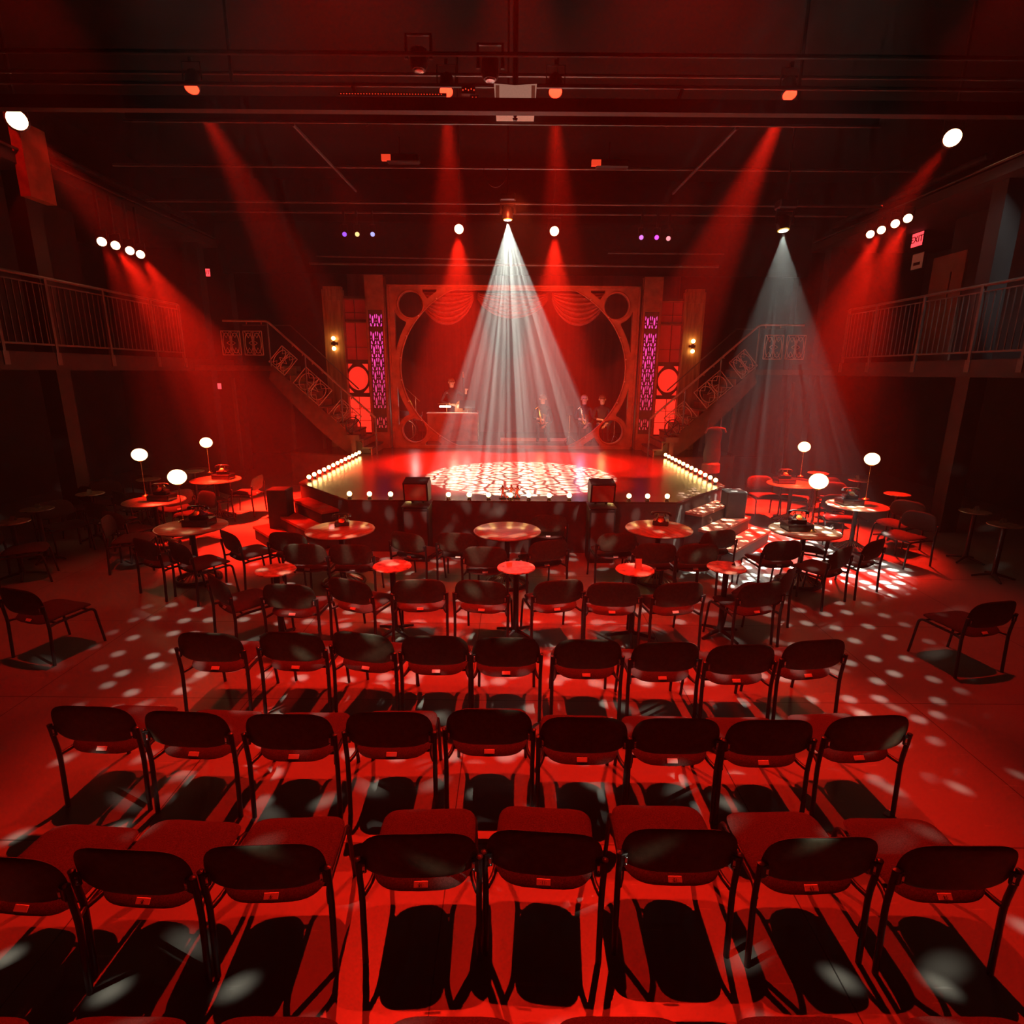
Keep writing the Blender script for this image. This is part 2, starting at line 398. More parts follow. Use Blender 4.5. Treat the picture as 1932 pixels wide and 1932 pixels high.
# ------------------------------------------------------------------ speakers on the stage front
for s, px in ((-1, 802), (1, 1118)):
    p = at(px, 1030, z=0)
    x = p.x; y = 8.12
    nm = 'left' if s < 0 else 'right'
    t = thing('subwoofer', 'black subwoofer cabinet on the floor against the %s part of the stage front' % nm, 'speaker', (x, y, 0))
    MB().box((0, 0, .41), (.38, .4, .82), bev=.015).build('cabinet', M['black'], t)
    MB().box((0, -.205, .42), (.33, .012, .7)).build('grille', M['stageside'], t)
    MB().box((.0, .0, .84), (.4, .42, .012)).build('lid', M['steel'], t)
    t = thing('stage_monitor', 'boxy black stage monitor with tilted grille on the %s subwoofer' % nm, 'speaker', (x, y + .03, .85))
    m = MB(); w = .18
    pr = [(-.13, .05), (.17, .02), (.19, .28), (.1, .37), (-.19, .33)]
    vs = [(-w, a, b) for a, b in pr] + [(w, a, b) for a, b in pr]
    m.add(vs, [(0, 1, 2, 3, 4), (9, 8, 7, 6, 5)] + [(i, 5 + i, 5 + (i + 1) % 5, (i + 1) % 5) for i in range(5)])
    m.build('cabinet', M['black'], t)
    a = math.atan2(-.06, .28)
    MB().box((0, -.168, .19), (.31, .012, .25), Matrix.Rotation(-a * -1, 3, 'X') if False else Matrix.Rotation(.21, 3, 'X')).build('grille', M['set'], t)
    for k in (-.08, .08): MB().tube([(k, .02, 0), (k, -.02, .06)], .018, 8).build('foot', M['iron'], t)
# small dancers' figurines / flowers at the stage lip
def figurine(x, y, h, label, flip=1, lean=0):
    t = thing('figurine', label, 'figurine', (x, y, SZ))
    MB().box((0, 0, .008), (.11, .07, .016)).build('plinth', M['iron'], t)
    m = MB()
    m.tube([(-.02 * flip, 0, .016), (-.012 * flip, 0, h * .3), (0, 0, h * .52)], [.012, .01, .018], 8)
    m.tube([(.05 * flip, 0, .016), (.025 * flip, 0, h * .28), (0, 0, h * .52)], [.01, .01, .018], 8)
    m.tube([(0, 0, h * .5), (lean, 0, h * .65), (lean, 0, h * .82)], [.02, .018, .026], 8)
    m.tube([(lean, 0, h * .8), (.05 * flip, -.02, h * .72), (.075 * flip, -.02, h * .88)], [.012, .009, .007], 6)
    m.tube([(lean, 0, h * .8), (-.05 * flip, .0, h * .68), (-.03 * flip, 0, h * .55)], [.012, .009, .007], 6)
    m.build('body', M['rose'], t, True)
    MB().ball((lean, 0, h * .92), h * .085, 10, 8).build('head', M['rose'], t, True)
p0 = at(948, 945, z=SZ); 
figurine(p0.x, 8.58, .21, 'little dark red dancing figurine striding, leftmost at the stage lip', 1)
figurine(p0.x + .125, 8.56, .22, 'little dark red figurine standing at the stage lip, middle of three', -1, .01)
figurine(p0.x + .215, 8.58, .205, 'little dark red figurine bending its arms, rightmost at the stage lip', 1, .015)

# ------------------------------------------------------------------ portal set
PY = 14.6
portal = thing('stage_portal', 'rust coloured scenic portal frame with a giant oval opening and corner rings', 'scenery', (0, PY, 0))
HW = 3.08; ZB = SZ; ZT = 4.78; CZ = 2.80; rx, rz = 2.82, 2.22
bx, bz = rx + .15, rz + .15
cxr, czr, rr_, ro = 2.52, 1.53, .30, .42
def z_out(x): return bz * math.sqrt(max(0, 1 - (x / bx) ** 2))
holes = []
zc = (ZT - CZ) - .1
zcb = (CZ - ZB) - .06
big = []
for i in range(120):
    q = 2 * PI * i / 120; x = rx * math.cos(q); z = rz * math.sin(q)
    z = max(-zcb, min(zc, z)); big.append((x, CZ + z))
holes.append(big)
def corner(sx, sz):
    top = zc if sz > 0 else zcb
    cz_ = czr
    hs = [ell(sx * cxr, CZ + sz * cz_, rr_, rr_, 32)]
    # tall spandrel beside the frame edge
    pts_t, pts_b = [], []
    for i in range(30):
        x = 2.95 - .8 * i / 29
        d = ro ** 2 - (x - cxr) ** 2
        up = cz_ - math.sqrt(max(0, d)) if d > 0 else None
        lo = z_out(x)
        if up is None or lo > up - .015: continue
        pts_t.append((x, up)); pts_b.append((x, lo + .0))
    if len(pts_t) > 3: hs.append([(sx * x, CZ + sz * z) for x, z in pts_t + pts_b[::-1]])
    pts_t, pts_b = [], []
    for i in range(40):
        x = 2.3 - 1.5 * i / 39
        d = ro ** 2 - (x - cxr) ** 2
        lo = z_out(x)
        if d > 0: lo = max(lo, cz_ + math.sqrt(d)) if abs(x - cxr) < ro else lo
        if lo > top - .03: continue
        pts_t.append((x, top)); pts_b.append((x, lo))
    if len(pts_t) > 3: hs.append([(sx * x, CZ + sz * z) for x, z in pts_t + pts_b[::-1]])
    return hs
for sx in (-1, 1):
    for sz in (-1, 1): holes += corner(sx, sz)
plate('portal_board', [(-HW, ZB), (HW, ZB), (HW, ZT), (-HW, ZT)], holes, .12, M['set'], portal)
# raised rings round the four corner openings, and a moulding along the oval
for sx in (-1, 1):
    for sz in (-1, 1):
        MB().tube([(x, -.075, z) for x, z in ell(sx * cxr, CZ + sz * czr, rr_ + .02, rr_ + .02, 36)], .022, 6, closed=True).build('ring_moulding', M['set'], portal, True)
MB().tube([(x, -.075, z) for x, z in big], .018, 6, closed=True).build('oval_moulding', M['set'], portal, True)
m = MB()
m.box((0, -.08, ZT - .02), (2 * HW, .05, .04)).box((0, -.08, ZB + .03), (2 * HW, .05, .06))
for sx in (-1, 1): m.box((sx * (HW - .02), -.08, (ZT + ZB) / 2), (.04, .05, ZT - ZB))
m.build('edge_moulding', M['set'], portal)
for i in range(26):
    q = 2 * PI * (i + .5) / 26; x, z = (rx + .01) * math.cos(q), (rz + .01) * math.sin(q)
    if -zcb < z < zc: MB().ball((x, -.1, CZ + z), .016, 8, 6).build('peg_bulb', M['card'], portal, True)

# swags
def swag(x0, x1, ztop, drop, y, label, n=26, k=44):
    m = MB(); vs = []; fs = []
    for j in range(k + 1):
        v = j / k
        for i in range(n + 1):
            u = i / n
            hang = (4 * u * (1 - u)) ** .75
            z = ztop - .05 * v - drop * v * hang - .10 * v * (1 - hang)
            yy = y - .03 - .10 * hang * math.sin(PI * v) - .035 * math.sin(v * 2 * PI * 6.5) * hang ** .5
            x = x0 + (x1 - x0) * (u + .0)
            vs.append((x, yy, z))
    for j in range(k):
        for i in range(n): a = j * (n + 1) + i; fs.append((a, a + 1, a + n + 2, a + n + 1))
    o = m.add(vs, fs).build('swag_curtain', M['drape'], None, True)
    md = o.modifiers.new('s', 'SOLIDIFY'); md.thickness = .015
    tag(o, label, 'curtain')
swag(-2.35, -1.0, 4.66, .72, PY + .25, 'crimson draped swag hanging in the upper left of the portal opening')
swag(-.9, .85, 4.66, .55, PY + .3, 'crimson draped swag across the centre top of the portal, behind the white beam')
swag(.95, 2.3, 4.66, .72, PY + .25, 'crimson draped swag hanging in the upper right of the portal opening')

# pillars
def lens_cell(cx, cz, w, h):
    """petal-shaped openings of one lattice cell"""
    out = []
    out.append([(cx + .15 * w * math.sin(t), cz + .05 * h + .28 * h * math.cos(t)) for t in [2 * PI * i / 14 for i in range(14)]])
    for s in (-1, 1):
        out.append([(cx + s * w * .30, cz + h * .40), (cx + s * w * .44, cz + h * .43), (cx + s * w * .45, cz + h * .18), (cx + s * w * .36, cz + h * .08), (cx + s * w * .23, cz + h * .3)])
        out.append([(cx + s * w * .12, cz - h * .42), (cx + s * w * .40, cz - h * .40), (cx + s * w * .44, cz - h * .24), (cx + s * w * .30, cz - h * .16)])
        out.append([(cx + s * w * .44, cz + h * .0), (cx + s * w * .30, cz - h * .05), (cx + s * w * .44, cz - h * .12)])
    return out
for s, nm in ((-1, 'left'), (1, 'right')):
    x = s * 3.37
    t = thing('lattice_pillar', 'tall inner scenic pillar with a backlit magenta lattice panel, %s of the portal' % nm, 'pillar', (x, PY - .1, 0))
    zt = 4.98
    MB().box((0, .14, (SZ + zt) / 2), (.46, .16, zt - SZ)).build('pillar_back', M['set'], t)
    z0, z1 = 1.32, 4.12
    hl = []; 
    rows = [(z1 - .17, .34)]
    zz = z1 - .42
    while zz - .31 > z0 + .32: rows.append((zz - .16, .36)); zz -= .312
    rows.append((z0 + .15, .32))
    for (cz, h) in rows:
        for c in (-.08, .08): hl += lens_cell(c, cz, .155, h)
    plate('lattice', [(-.23, SZ), (.23, SZ), (.23, zt), (-.23, zt)], hl, .03, M['setdark'], t, Matrix.Translation((0, -.02, 0)))
    MB().box((0, .03, (z0 + z1) / 2), (.34, .012, z1 - z0 + .04)).build('light_panel', M['lattice'], t)
    MB().box((-.2, -.06, (SZ + zt) / 2), (.05, .05, zt - SZ)).box((.2, -.06, (SZ + zt) / 2), (.05, .05, zt - SZ)).box((0, -.06, zt - .06), (.35, .05, .12)).box((0, -.06, (z1 + zt) / 2 + .02), (.35, .03, zt - z1 - .1)).box((0, -.06, SZ + .2), (.35, .05, .4)).build('pillar_trim', M['set'], t)
    # window flat
    x = s * 3.93
    t = thing('scenic_window', 'tall scenic window flat with red lit panes and round centre light, %s side' % nm, 'window', (x, PY + .05, 0))
    zt = 4.52; w = .33
    ops = [('pane_top', 3.98, 4.44), ('pane_mid', 3.02, 3.9), ('pane_low', 1.2, 2.1)]
    zr = 2.56
    hl = [[(-w + .05, a), (w - .05, a), (w - .05, b), (-w + .05, b)] for _, a, b in ops]
    hl.append(ell(0, zr, .26, .29, 40))
    for a in (-1, 1):
        for b in (-1, 1): hl.append([(a * .27, zr + b * .36), (a * .11, zr + b * .36), (a * .22, zr + b * .24), (a * .27, zr + b * .17)])
    plate('window_frame', [(-w, SZ), (w, SZ), (w, zt), (-w, zt)], hl, .06, M['setdark'], t)
    for k, a, b in ops:
        MB().box((0, .04, (a + b) / 2), (2 * w - .06, .01, b - a + .02)).build('pane', M[k], t)
        mm = MB().box((0, .0, (a + b) / 2), (.012, .02, b - a)).box((0, 0, a + (b - a) * .34), (2 * w - .1, .02, .012))
        if k == 'pane_low': mm.box((0, 0, a + (b - a) * .67), (2 * w - .1, .02, .012))
        mm.build('glazing_bar', M['setdark'], t)
        MB().box((0, -.035, b + .012), (2 * w - .08, .02, .022)).build('top_bead', M['set'], t)
    MB().box((0, .04, zr), (2 * w - .06, .01, .74)).build('pane', M['pane_round'], t)
    # outer pillar with sconce
    x = s * 4.42
    t = thing('outer_pillar', 'wood veneered outer scenic pillar carrying a lit sconce, %s end of the set' % nm, 'pillar', (x, PY, 0))
    MB().box((0, 0, (SZ + 4.66) / 2), (.50, .2, 4.66 - SZ), bev=.01).build('shaft', M['wood'], t)
    MB().box((0, 0, 4.69), (.44, .18, .08)).box((0, -.11, 4.45), (.42, .02, .1)).build('cap', M['wood'], t)
    lp = at(633 if s < 0 else 1281, 648 if s < 0 else 653, Y=PY - .2)
    t = thing('wall_sconce', 'black wall sconce glowing up and down on the %s outer pillar' % nm, 'lamp', (x, PY - .1, lp.z))
    MB().box((0, -.03, 0), (.16, .06, .07), bev=.01).tube([(0, -.07, -.05), (0, -.07, .05)], .035, 12).build('mount', M['iron'], t)
    for q in (-1, 1):
        MB().ball((0, -.09, q * .12), .048, 14, 10).build('bulb', M['sconce'], t, True)

# ------------------------------------------------------------------ staircases
def ornament(A, B, C, D, name, parent):
    """art-deco wrought panel on the parallelogram A (bottom start) B (bottom end) C (top end) D (top start)"""
    A, B, C, D = map(Vector, (A, B, C, D)); m = MB()
    def P(u, v): return A.lerp(B, u).lerp(D.lerp(C, u), v)
    for a, b in (((0, 0), (0, 1)), ((1, 0), (1, 1)), ((0, 0), (1, 0)), ((0, 1), (1, 1))): m.tube([P(*a), P(*b)], .012, 5)
    for cu in (.27, .73):
        m.tube([P(cu + .2 * math.cos(t), .5 + .42 * math.sin(t)) for t in [2 * PI * i / 20 for i in range(20)]], .011, 5, closed=True)
        m.tube([P(cu - .2, .0), P(cu, .3), P(cu + .2, 0)], .009, 5); m.tube([P(cu - .2, 1), P(cu, .72), P(cu + .2, 1)], .009, 5)
    m.tube([P(.5, 0), P(.46, .5), P(.5, 1)], .009, 5); m.tube([P(.5, 0), P(.54, .5), P(.5, 1)], .009, 5)
    m.tube([P(.27, .5), P(.5, .62), P(.73, .5)], .008, 5); m.tube([P(.27, .5), P(.5, .38), P(.73, .5)], .008, 5)
    return m.build(name, M['ornament'], parent, True)
def staircase(s, nm):
    t = thing('staircase', 'curving dark scenic staircase with ornamental railing rising to the %s balcony' % nm, 'staircase', (0, 0, 0))
    yf, yb = 13.35, 14.3
    xb, xt = 3.3, 5.55; zb, zt = SZ, 2.85; N = 11
    m = MB()
    for i in range(N):
        x0 = xb + (xt - xb) * i / N; x1 = xb + (xt - xb) * (i + 1) / N; z = zb + (zt - zb) * (i + 1) / N
        m = MB(); sw = .22 * (1 - i / N) ** 2
        m.box((s * (x0 + x1) / 2, (yf + yb) / 2 - sw / 2, z - .02), (x1 - x0 + .03, yb - yf + sw, .04)); m.build('tread', M['setdark'], t)
        m = MB(); m.box((s * (x0 + .01), (yf + yb) / 2 - sw / 2, z - .11), (.02, yb - yf + sw - .02, .17)); m.build('riser', M['set'], t)
    m = MB()
    for yy in (yf + .02, yb - .02):
        n = 12; top = [(xb + (xt - xb) * i / n, zb + (zt - zb) * i / n - .01) for i in range(n + 1)]
        bot = [(xb + .25 + (xt - xb - .15) * i / n, max(zb * (1 - i / n) * 1.0, -.2) * 0 + zb + (zt - zb) * i / n - .30 - .12 * math.sin(PI * i / n)) for i in range(n + 1)]
        pts = top + bot[::-1]; k = len(pts)
        vs = [(s * x, yy - .02, max(z, .84 if x < 5.3 and z < .84 else z)) for x, z in pts] + [(s * x, yy + .02, max(z, .84 if x < 5.3 and z < .84 else z)) for x, z in pts]
        fs = []
        for i in range(n):
            a, b = i, i + 1; c, d = k - 2 - i, k - 1 - i
            fs += [(a, b, c, d), (k + d, k + c, k + b, k + a)]
        for i in range(k): fs.append((i, k + i, k + (i + 1) % k, (i + 1) % k))
        m.add(vs, fs)
    m.build('stringer', M['setdark'], t)
    # landing
    MB().box((s * (xt + BX) / 2, (yf + 15.0) / 2 + .2, zt - .06), (BX - xt + .04, 15.0 - yf - .2, .12)).build('landing', M['setdark'], t)
    for px in (4.75, 5.5, 6.9): MB().box((s * px, yb - .1, (.83 if px < 5.4 else 0) / 2 + (zt - .3 - (5.5 - min(px, 5.5)) * .85) / 2), (.07, .07, (zt - .3 - (5.5 - min(px, 5.5)) * .85) - (.83 if px < 5.4 else 0))).build('support_post', M['stageside'], t)
    # handrail front side
    A = at(712, 788, Y=13.3) if s < 0 else at(1204, 790, Y=13.3)
    lo = Vector((s * 3.22, 13.3, A.z)); hi = Vector((s * 5.55, 13.3, 3.82)); end = Vector((s * 6.55, 13.3, 3.82))
    hr = MB(); hr.tube(smooth_path([lo, hi, end], .08), .024, 8); hr.build('handrail', M['ornament'], t, True)
    # back rail
    MB().tube([lo + Vector((s * .6, .95, .62)), hi + Vector((-s * .15, .95, -.02)), end + Vector((0, .95, -.02))], .016, 6).build('wall_rail', M['rail'], t, True)
    MB().tube([lo + Vector((0, 0, .0)), (s * 3.22, 13.3, SZ)], .022, 8).build('newel', M['rail'], t, True)
    for f in (.33, .66, 1.0):
        p = lo.lerp(hi, f); MB().tube([p, (p.x, p.y, zb + (zt - zb) * f - .02)], .018, 6).build('baluster_post', M['rail'], t, True)
    # bracket lights under handrail
    d = (hi - lo).normalized(); perp = Vector((d.z, 0, -d.x)) * s
    if perp.z > 0: perp = -perp
    for i in range(11):
        p = lo.lerp(hi, (i + .5) / 11) if i < 9 else hi.lerp(end, (i - 8.6) / 3)
        MB().tube([p, p + Vector((0, -.01, -.07))], .014, 6).build('rail_bracket', M['set'], t, True)
    for f0, f1 in ((.08, .27), (.36, .60), (.68, .82)):
        a, b = lo.lerp(hi, f0), lo.lerp(hi, f1)
        ornament(a + perp * .68, b + perp * .68, b + perp * .2, a + perp * .2, 'ornamental_panel', t)
    for x0, x1 in ((5.7, 6.12), (6.2, 6.62)):
        ornament((s * x0, 13.3, 3.08), (s * x1, 13.3, 3.08), (s * x1, 13.3, 3.6), (s * x0, 13.3, 3.6), 'ornamental_panel', t)
    # bent wheel ornament by the lowest pane
    return t
staircase(-1, 'left'); staircase(1, 'right')
# wire wheel props in front of the low panes
for s, nm in ((-1, 'left'), (1, 'right')):
    c = Vector((s * 4.05, 13.15, 1.62)) if False else Vector((s * 3.72, 13.2, 1.62))
    m = MB()
    t = thing('wheel_ornament', 'dark bent metal wheel ornament at the foot of the %s staircase' % nm, 'ornament', (c.x, c.y, 1.3))
    m.tube([(.17 * math.cos(a), 0, .2 + .2 * math.sin(a)) for a in [R(-40) + R(300) * i / 24 for i in range(25)]], .014, 6)
    m.tube([(-.17, 0, .05), (0, 0, .2), (.08, 0, .45)], .012, 6).tube([(.14, 0, .33), (0, 0, .2), (-.05, 0, -.02)], .012, 6)
    m.build('wheel', M['iron'], t, True)
    MB().box((0, 0, -.06), (.3, .2, .12)).box((0, 0, -.3), (.1, .12, .36)).build('base_box', M['setdark'], t)

# ------------------------------------------------------------------ band area
struct('wall_cyclorama', MB().box((0, 18.75, 3.2), (10.4, .06, 5.0)), M['cyc'])
struct('trim_fly_border', MB().box((0, 15.4, 5.75), (15, .06, 1.2)), M['ceil'])
t = thing('bandstand', 'red painted bandstand front on the left inside the portal opening', 'bandstand', (-1.7, 16.0, SZ))
MB().box((0, 0, .38), (1.4, .06, .76)).build('front_panel', M['set'], t)
MB().box((0, .1, .775), (1.44, .28, .03)).build('ledge', M['card'], t)
MB().box((.69, .4, .38), (.04, .8, .76)).build('side_panel', M['set'], t)
MB().tube([(.72, -.02, 0), (.72, -.02, .86)], .012, 6).build('end_post', M['chrome'], t)
tag(MB().box((.6, 16.2, SZ + .04), (1.9, .06, .08)).build('low_riser', M['card'], None), 'low pale edged riser strip across the centre of the band area', 'riser')

def person(name_label, loc, rz, pose, hair, top=M['cloth'], holds=None, skin=None, scale=1.0):
    """pose: dict of joints in local metres (facing -y)"""
    t = thing('person', name_label, 'person', loc, rz)
    me = bpy.data.meshes.new('body'); J = pose
    order = ['pelvis', 'belly', 'chest', 'neck', 'headb', 'headt',
             'shL', 'elL', 'wrL', 'paL', 'shR', 'elR', 'wrR', 'paR',
             'hiL', 'knL', 'anL', 'toL', 'hiR', 'knR', 'anR', 'toR']
    par = {'belly': 'pelvis', 'chest': 'belly', 'neck': 'chest', 'headb': 'neck', 'headt': 'headb',
           'shL': 'chest', 'elL': 'shL', 'wrL': 'elL', 'paL': 'wrL', 'shR': 'chest', 'elR': 'shR', 'wrR': 'elR', 'paR': 'wrR',
           'hiL': 'pelvis', 'knL': 'hiL', 'anL': 'knL', 'toL': 'anL', 'hiR': 'pelvis', 'knR': 'hiR', 'anR': 'knR', 'toR': 'anR'}
    rad = {'pelvis': .13, 'belly': .12, 'chest': .14, 'neck': .055, 'headb': .08, 'headt': .09, 'sh': .065, 'el': .045, 'wr': .028, 'pa': .035,
           'hi': .085, 'kn': .06, 'an': .042, 'to': .035}
    vs = [Vector(J[k]) for k in order]; es = [(order.index(par[k]), order.index(k)) for k in order if k in par]
    rs = [rad.get(k, rad.get(k[:2], .05)) for k in order]
    for sd in 'LR':
        w, p = Vector(J['wr' + sd]), Vector(J['pa' + sd]); d = (p - w).normalized()
        sidev = d.cross(Vector((0, 0, 1)));
        if sidev.length < .1: sidev = Vector((1, 0, 0))
        sidev.normalize(); dn = d.cross(sidev)
        for k, (o_, l_) in enumerate(((-.033, .06), (-.011, .075), (.011, .07), (.033, .055))):
            a = len(vs); vs += [p + sidev * o_ + d * l_ * .5, p + sidev * o_ + d * l_ * .8 + dn * .025]
            rs += [.009, .008]; es += [(order.index('pa' + sd), a), (a, a + 1)]
        a = len(vs); vs += [p + sidev * -.05 + d * .0, p + sidev * -.06 + d * .035]; rs += [.011, .009]; es += [(order.index('pa' + sd), a), (a, a + 1)]
    me.from_pydata(vs, es, [])
    b = link('body', me, t)
    sk = b.modifiers.new('skin', 'SKIN'); sk.use_smooth_shade = True
    for i, r in enumerate(rs): me.skin_vertices[0].data[i].radius = (r, r); me.skin_vertices[0].data[i].use_root = (i == 0)
    ss = b.modifiers.new('sub', 'SUBSURF'); ss.levels = 1; ss.render_levels = 1
    dg = bpy.context.evaluated_depsgraph_get(); me2 = bpy.data.meshes.new_from_object(b.evaluated_get(dg))
    b.modifiers.clear(); b.data = me2; me2.materials.clear(); me2.materials.append(skin or M['skin']); me2.materials.append(top)
    hb = Vector(J['headb']); wl, wr = Vector(J['wrL']), Vector(J['wrR']); nk = Vector(J['neck'])
    for p in me2.polygons:
        c = p.center
        p.material_index = 0 if ((c - hb).length < .2 and c.z > nk.z + .0) or (c - wl).length < .13 or (c - wr).length < .13 else 1
        p.use_smooth = True
    # face and hair
    hc = (hb + Vector(J['headt'])) / 2; fwd = Vector((0, -1, 0))
    m = MB(); m.ball(tuple(hc + fwd * .10 + Vector((0, 0, -.01))), .016, 8, 6, sz=1.5)
    for q in (-1, 1): m.ball(tuple(hc + Vector((q * .088, .0, 0))), .022, 8, 6, sz=1.4)
    m.build('nose_and_ears', skin or M['skin'], b, True)
    m = MB()
    for q in (-1, 1): m.ball(tuple(hc + fwd * .088 + Vector((q * .033, 0, .02))), .012, 8, 6)
    m.box(tuple(hc + fwd * .092 + Vector((0, 0, -.055))), (.045, .01, .008)); m.build('eyes_and_mouth', M['ink'], b, True)
    MB().ball(tuple(hc + Vector((0, .028, .05))), .1, 16, 10, sz=.85).build('hair', hair, b, True)
    return t
def pose(seated=False, elL=(-.3, -.12, 1.1), wrL=(-.2, -.32, 1.05), elR=(.3, -.12, 1.1), wrR=(.2, -.32, 1.05)):
    dz = -.47 if seated else 0
    J = {'pelvis': (0, 0, .95 + dz), 'belly': (0, .0, 1.1 + dz), 'chest': (0, .01, 1.32 + dz), 'neck': (0, 0, 1.5 + dz), 'headb': (0, -.01, 1.6 + dz), 'headt': (0, 0, 1.7 + dz),
         'shL': (-.19, 0, 1.4 + dz), 'shR': (.19, 0, 1.4 + dz)}
    for k, v in (('elL', elL), ('wrL', wrL), ('elR', elR), ('wrR', wrR)): J[k] = (v[0], v[1], v[2] + dz)
    for s in 'LR':
        e, w = Vector(J['el' + s]), Vector(J['wr' + s]); J['pa' + s] = tuple(w + (w - e).normalized() * .07)
        q = -1 if s == 'L' else 1
        if seated: J['hi' + s] = (q * .1, -.02, .46); J['kn' + s] = (q * .15, -.42, .5); J['an' + s] = (q * .15, -.4, .09); J['to' + s] = (q * .17, -.55, .04)
        else: J['hi' + s] = (q * .1, 0, .88); J['kn' + s] = (q * .11, -.02, .5); J['an' + s] = (q * .12, 0, .09); J['to' + s] = (q * .14, -.14, .04)
    return J
bp = at(852, 740, Y=16.7)
person('person in black shirt standing behind the bandstand with an upright bass', (bp.x, 16.7, SZ - .04), R(25),
       pose(elL=(-.34, -.05, 1.12), wrL=(-.05, -.28, 1.02), elR=(.36, -.2, 1.25), wrR=(.3, -.4, 1.42)), M['hair'])
# upright bass
bt = thing('double_bass', 'upright double bass with varnished body held by the bassist', 'double bass', (bp.x + .36, 16.45, SZ - .0), R(10))
def bass_outline(q):
    if q == 'c': return (0, .6)
    x, z = math.cos(q), math.sin(q); w = .31 - .05 * z - .09 * math.exp(-((z - .1) / .25) ** 2)
    return (w * x / max(.3, (abs(x) ** 1.4 + .0) ** .35) if abs(x) > .02 else 0, .6 + .52 * z)
vs, fs = pillow(bass_outline, lambda a, b, s: (a, s, b), .1, .1, 44, 5)
MB().add(vs, fs).build('bass_body', M['basswood'], bt, True)
MB().tube([(0, -.11, .85), (0, -.12, 1.75)], [.028, .02], 8).build('neck', M['iron'], bt, True)
MB().tube([(0, -.12, 1.72), (.0, -.1, 1.86), (0, -.06, 1.9), (0, -.04, 1.86)], .02, 8).build('scroll', M['basswood'], bt, True)
MB().box((0, -.14, .55), (.1, .012, .09)).build('bridge', M['card'], bt)
MB().tube([(0, 0, .1), (0, 0, 0)], .008, 6).build('end_pin', M['chrome'], bt)
# music stands and their lamps
def music_stand(x, y, zt, label, tilt=.5, w=.45, rz=0, lamp=True):
    t = thing('music_stand', label, 'music stand', (x, y, SZ), rz)
    MB().tube([(0, 0, .02), (0, 0, zt)], .01, 6).build('pole', M['chrome'], t)
    m = MB()
    for k in range(3): m.tube([(0, 0, .2), (.22 * math.cos(2.1 * k), .22 * math.sin(2.1 * k), .01)], .008, 5)
    m.build('tripod', M['chrome'], t)
    rt = Matrix.Rotation(tilt, 3, 'X')
    MB().box((0, 0, zt + .06), (w, .012, .26), rt).build('desk', M['metal'], t)
    MB().box((0, .02, zt + .07), (w * .6, .006, .2), rt).build('sheet', M['paper'], t)
    if lamp: MB().tube([(-.1, .03, zt + .22), (.1, .03, zt + .22)], .02, 8).build('stand_lamp', M['paper'], t)
lp = at(843, 767, Y=16.35)
t = thing('desk_lamp', 'bright white strip lamp on a brass bar above the bandstand ledge', 'lamp', (lp.x, 16.35, SZ + .79))
h = lp.z - SZ - .79
MB().tube([(0, 0, 0), (0, 0, h + .05)], .008, 6).tube([(-.25, 0, h + .08), (.35, 0, h + .08)], .012, 6).build('arm', M['brass'], t)
MB().tube([(-.22, 0, h), (-.2, 0, h), (.1, 0, h), (.12, 0, h)], [.012, .034, .034, .012], 10).build('tube_lamp', M['paper'], t, True)
lp = at(880, 765, Y=16.2)
music_stand(lp.x + .02, 16.22, lp.z - SZ - .03, 'music stand with lit white sheet beside the double bass', -.6, lamp=False)
# drum kit / brass stands at far left
t = thing('drum_kit', 'drum kit with gold cymbal and chrome stands seen through the lower left ring', 'drum kit', (-3.0, 16.2, SZ), 0)
MB().T
m = MB(); m.T = Matrix.Rotation(PI / 2, 4, 'X'); m.lathe([(.24, -.2), (.26, -.2), (.26, .2), (.24, .2)], (0, .3, 0), 24); m.build('bass_drum', M['cloth'], t, True)
m = MB(); m.T = Matrix.Rotation(PI / 2, 4, 'X'); m.tube([(.26 * math.cos(2 * PI * i / 28), .3 + .26 * math.sin(2 * PI * i / 28), .2) for i in range(28)], .014, 6, closed=True); m.build('hoop', M['chrome'], t, True)
MB().lathe([(.14, 0), (.15, .02), (.15, .14), (.14, .16)], (.3, -.05, .55), 20).build('snare_drum', M['chrome'], t, True)
MB().lathe([(.17, 0), (.17, .2)], (-.05, 0, .62), 20).build('tom_drum', M['cloth'], t, True)
cp = at(774, 759, Y=16.0) - Vector((-3.0, 16.2, SZ))
m = MB(); m.T = Matrix.Translation(cp) @ Matrix.Rotation(R(62), 4, 'Y'); m.lathe([(.005, .02), (.03, .015), (.13, 0), (.13, -.003), (.005, .01)], (0, 0, 0), 20); m.build('cymbal', mat('cymbal_with_added_glow', (.9, .7, .2), .2, metal=1, emit=(1, .75, .1), es=.8, noise=.05), t, True)  # emission on the cymbal stands in for a bright glint
MB().tube([(cp.x + .02, cp.y, cp.z), (cp.x + .05, cp.y, 0)], .01, 6).tube([(.4, 0, .0), (.42, 0, .8)], .01, 6).tube([(-.25, -.1, 0), (-.22, -.1, .9)], .01, 6).tube([(.12, -.15, 0), (.1, -.15, .7), (.2, -.15, .75)], .01, 6).build('stand', M['chrome'], t, True)
# boom microphone stand
a, b = at(755, 723, Y=16.4), at(792, 757, Y=16.4)
t = thing('microphone_stand', 'long boom microphone stand angled over the drum kit', 'microphone stand', (b.x - .12, 16.4, SZ))
MB().tube([(0, 0, 0), (0, 0, (a.lerp(b, .72)).z - SZ)], .012, 6).build('pole', M['chrome'], t)
o = Vector((b.x - .12, 16.4, SZ)); MB().tube([a - o, b - o], .01, 6).build('boom', M['chrome'], t)
MB().ball(tuple(a - o), .03, 10, 8).build('microphone', M['steel'], t, True)
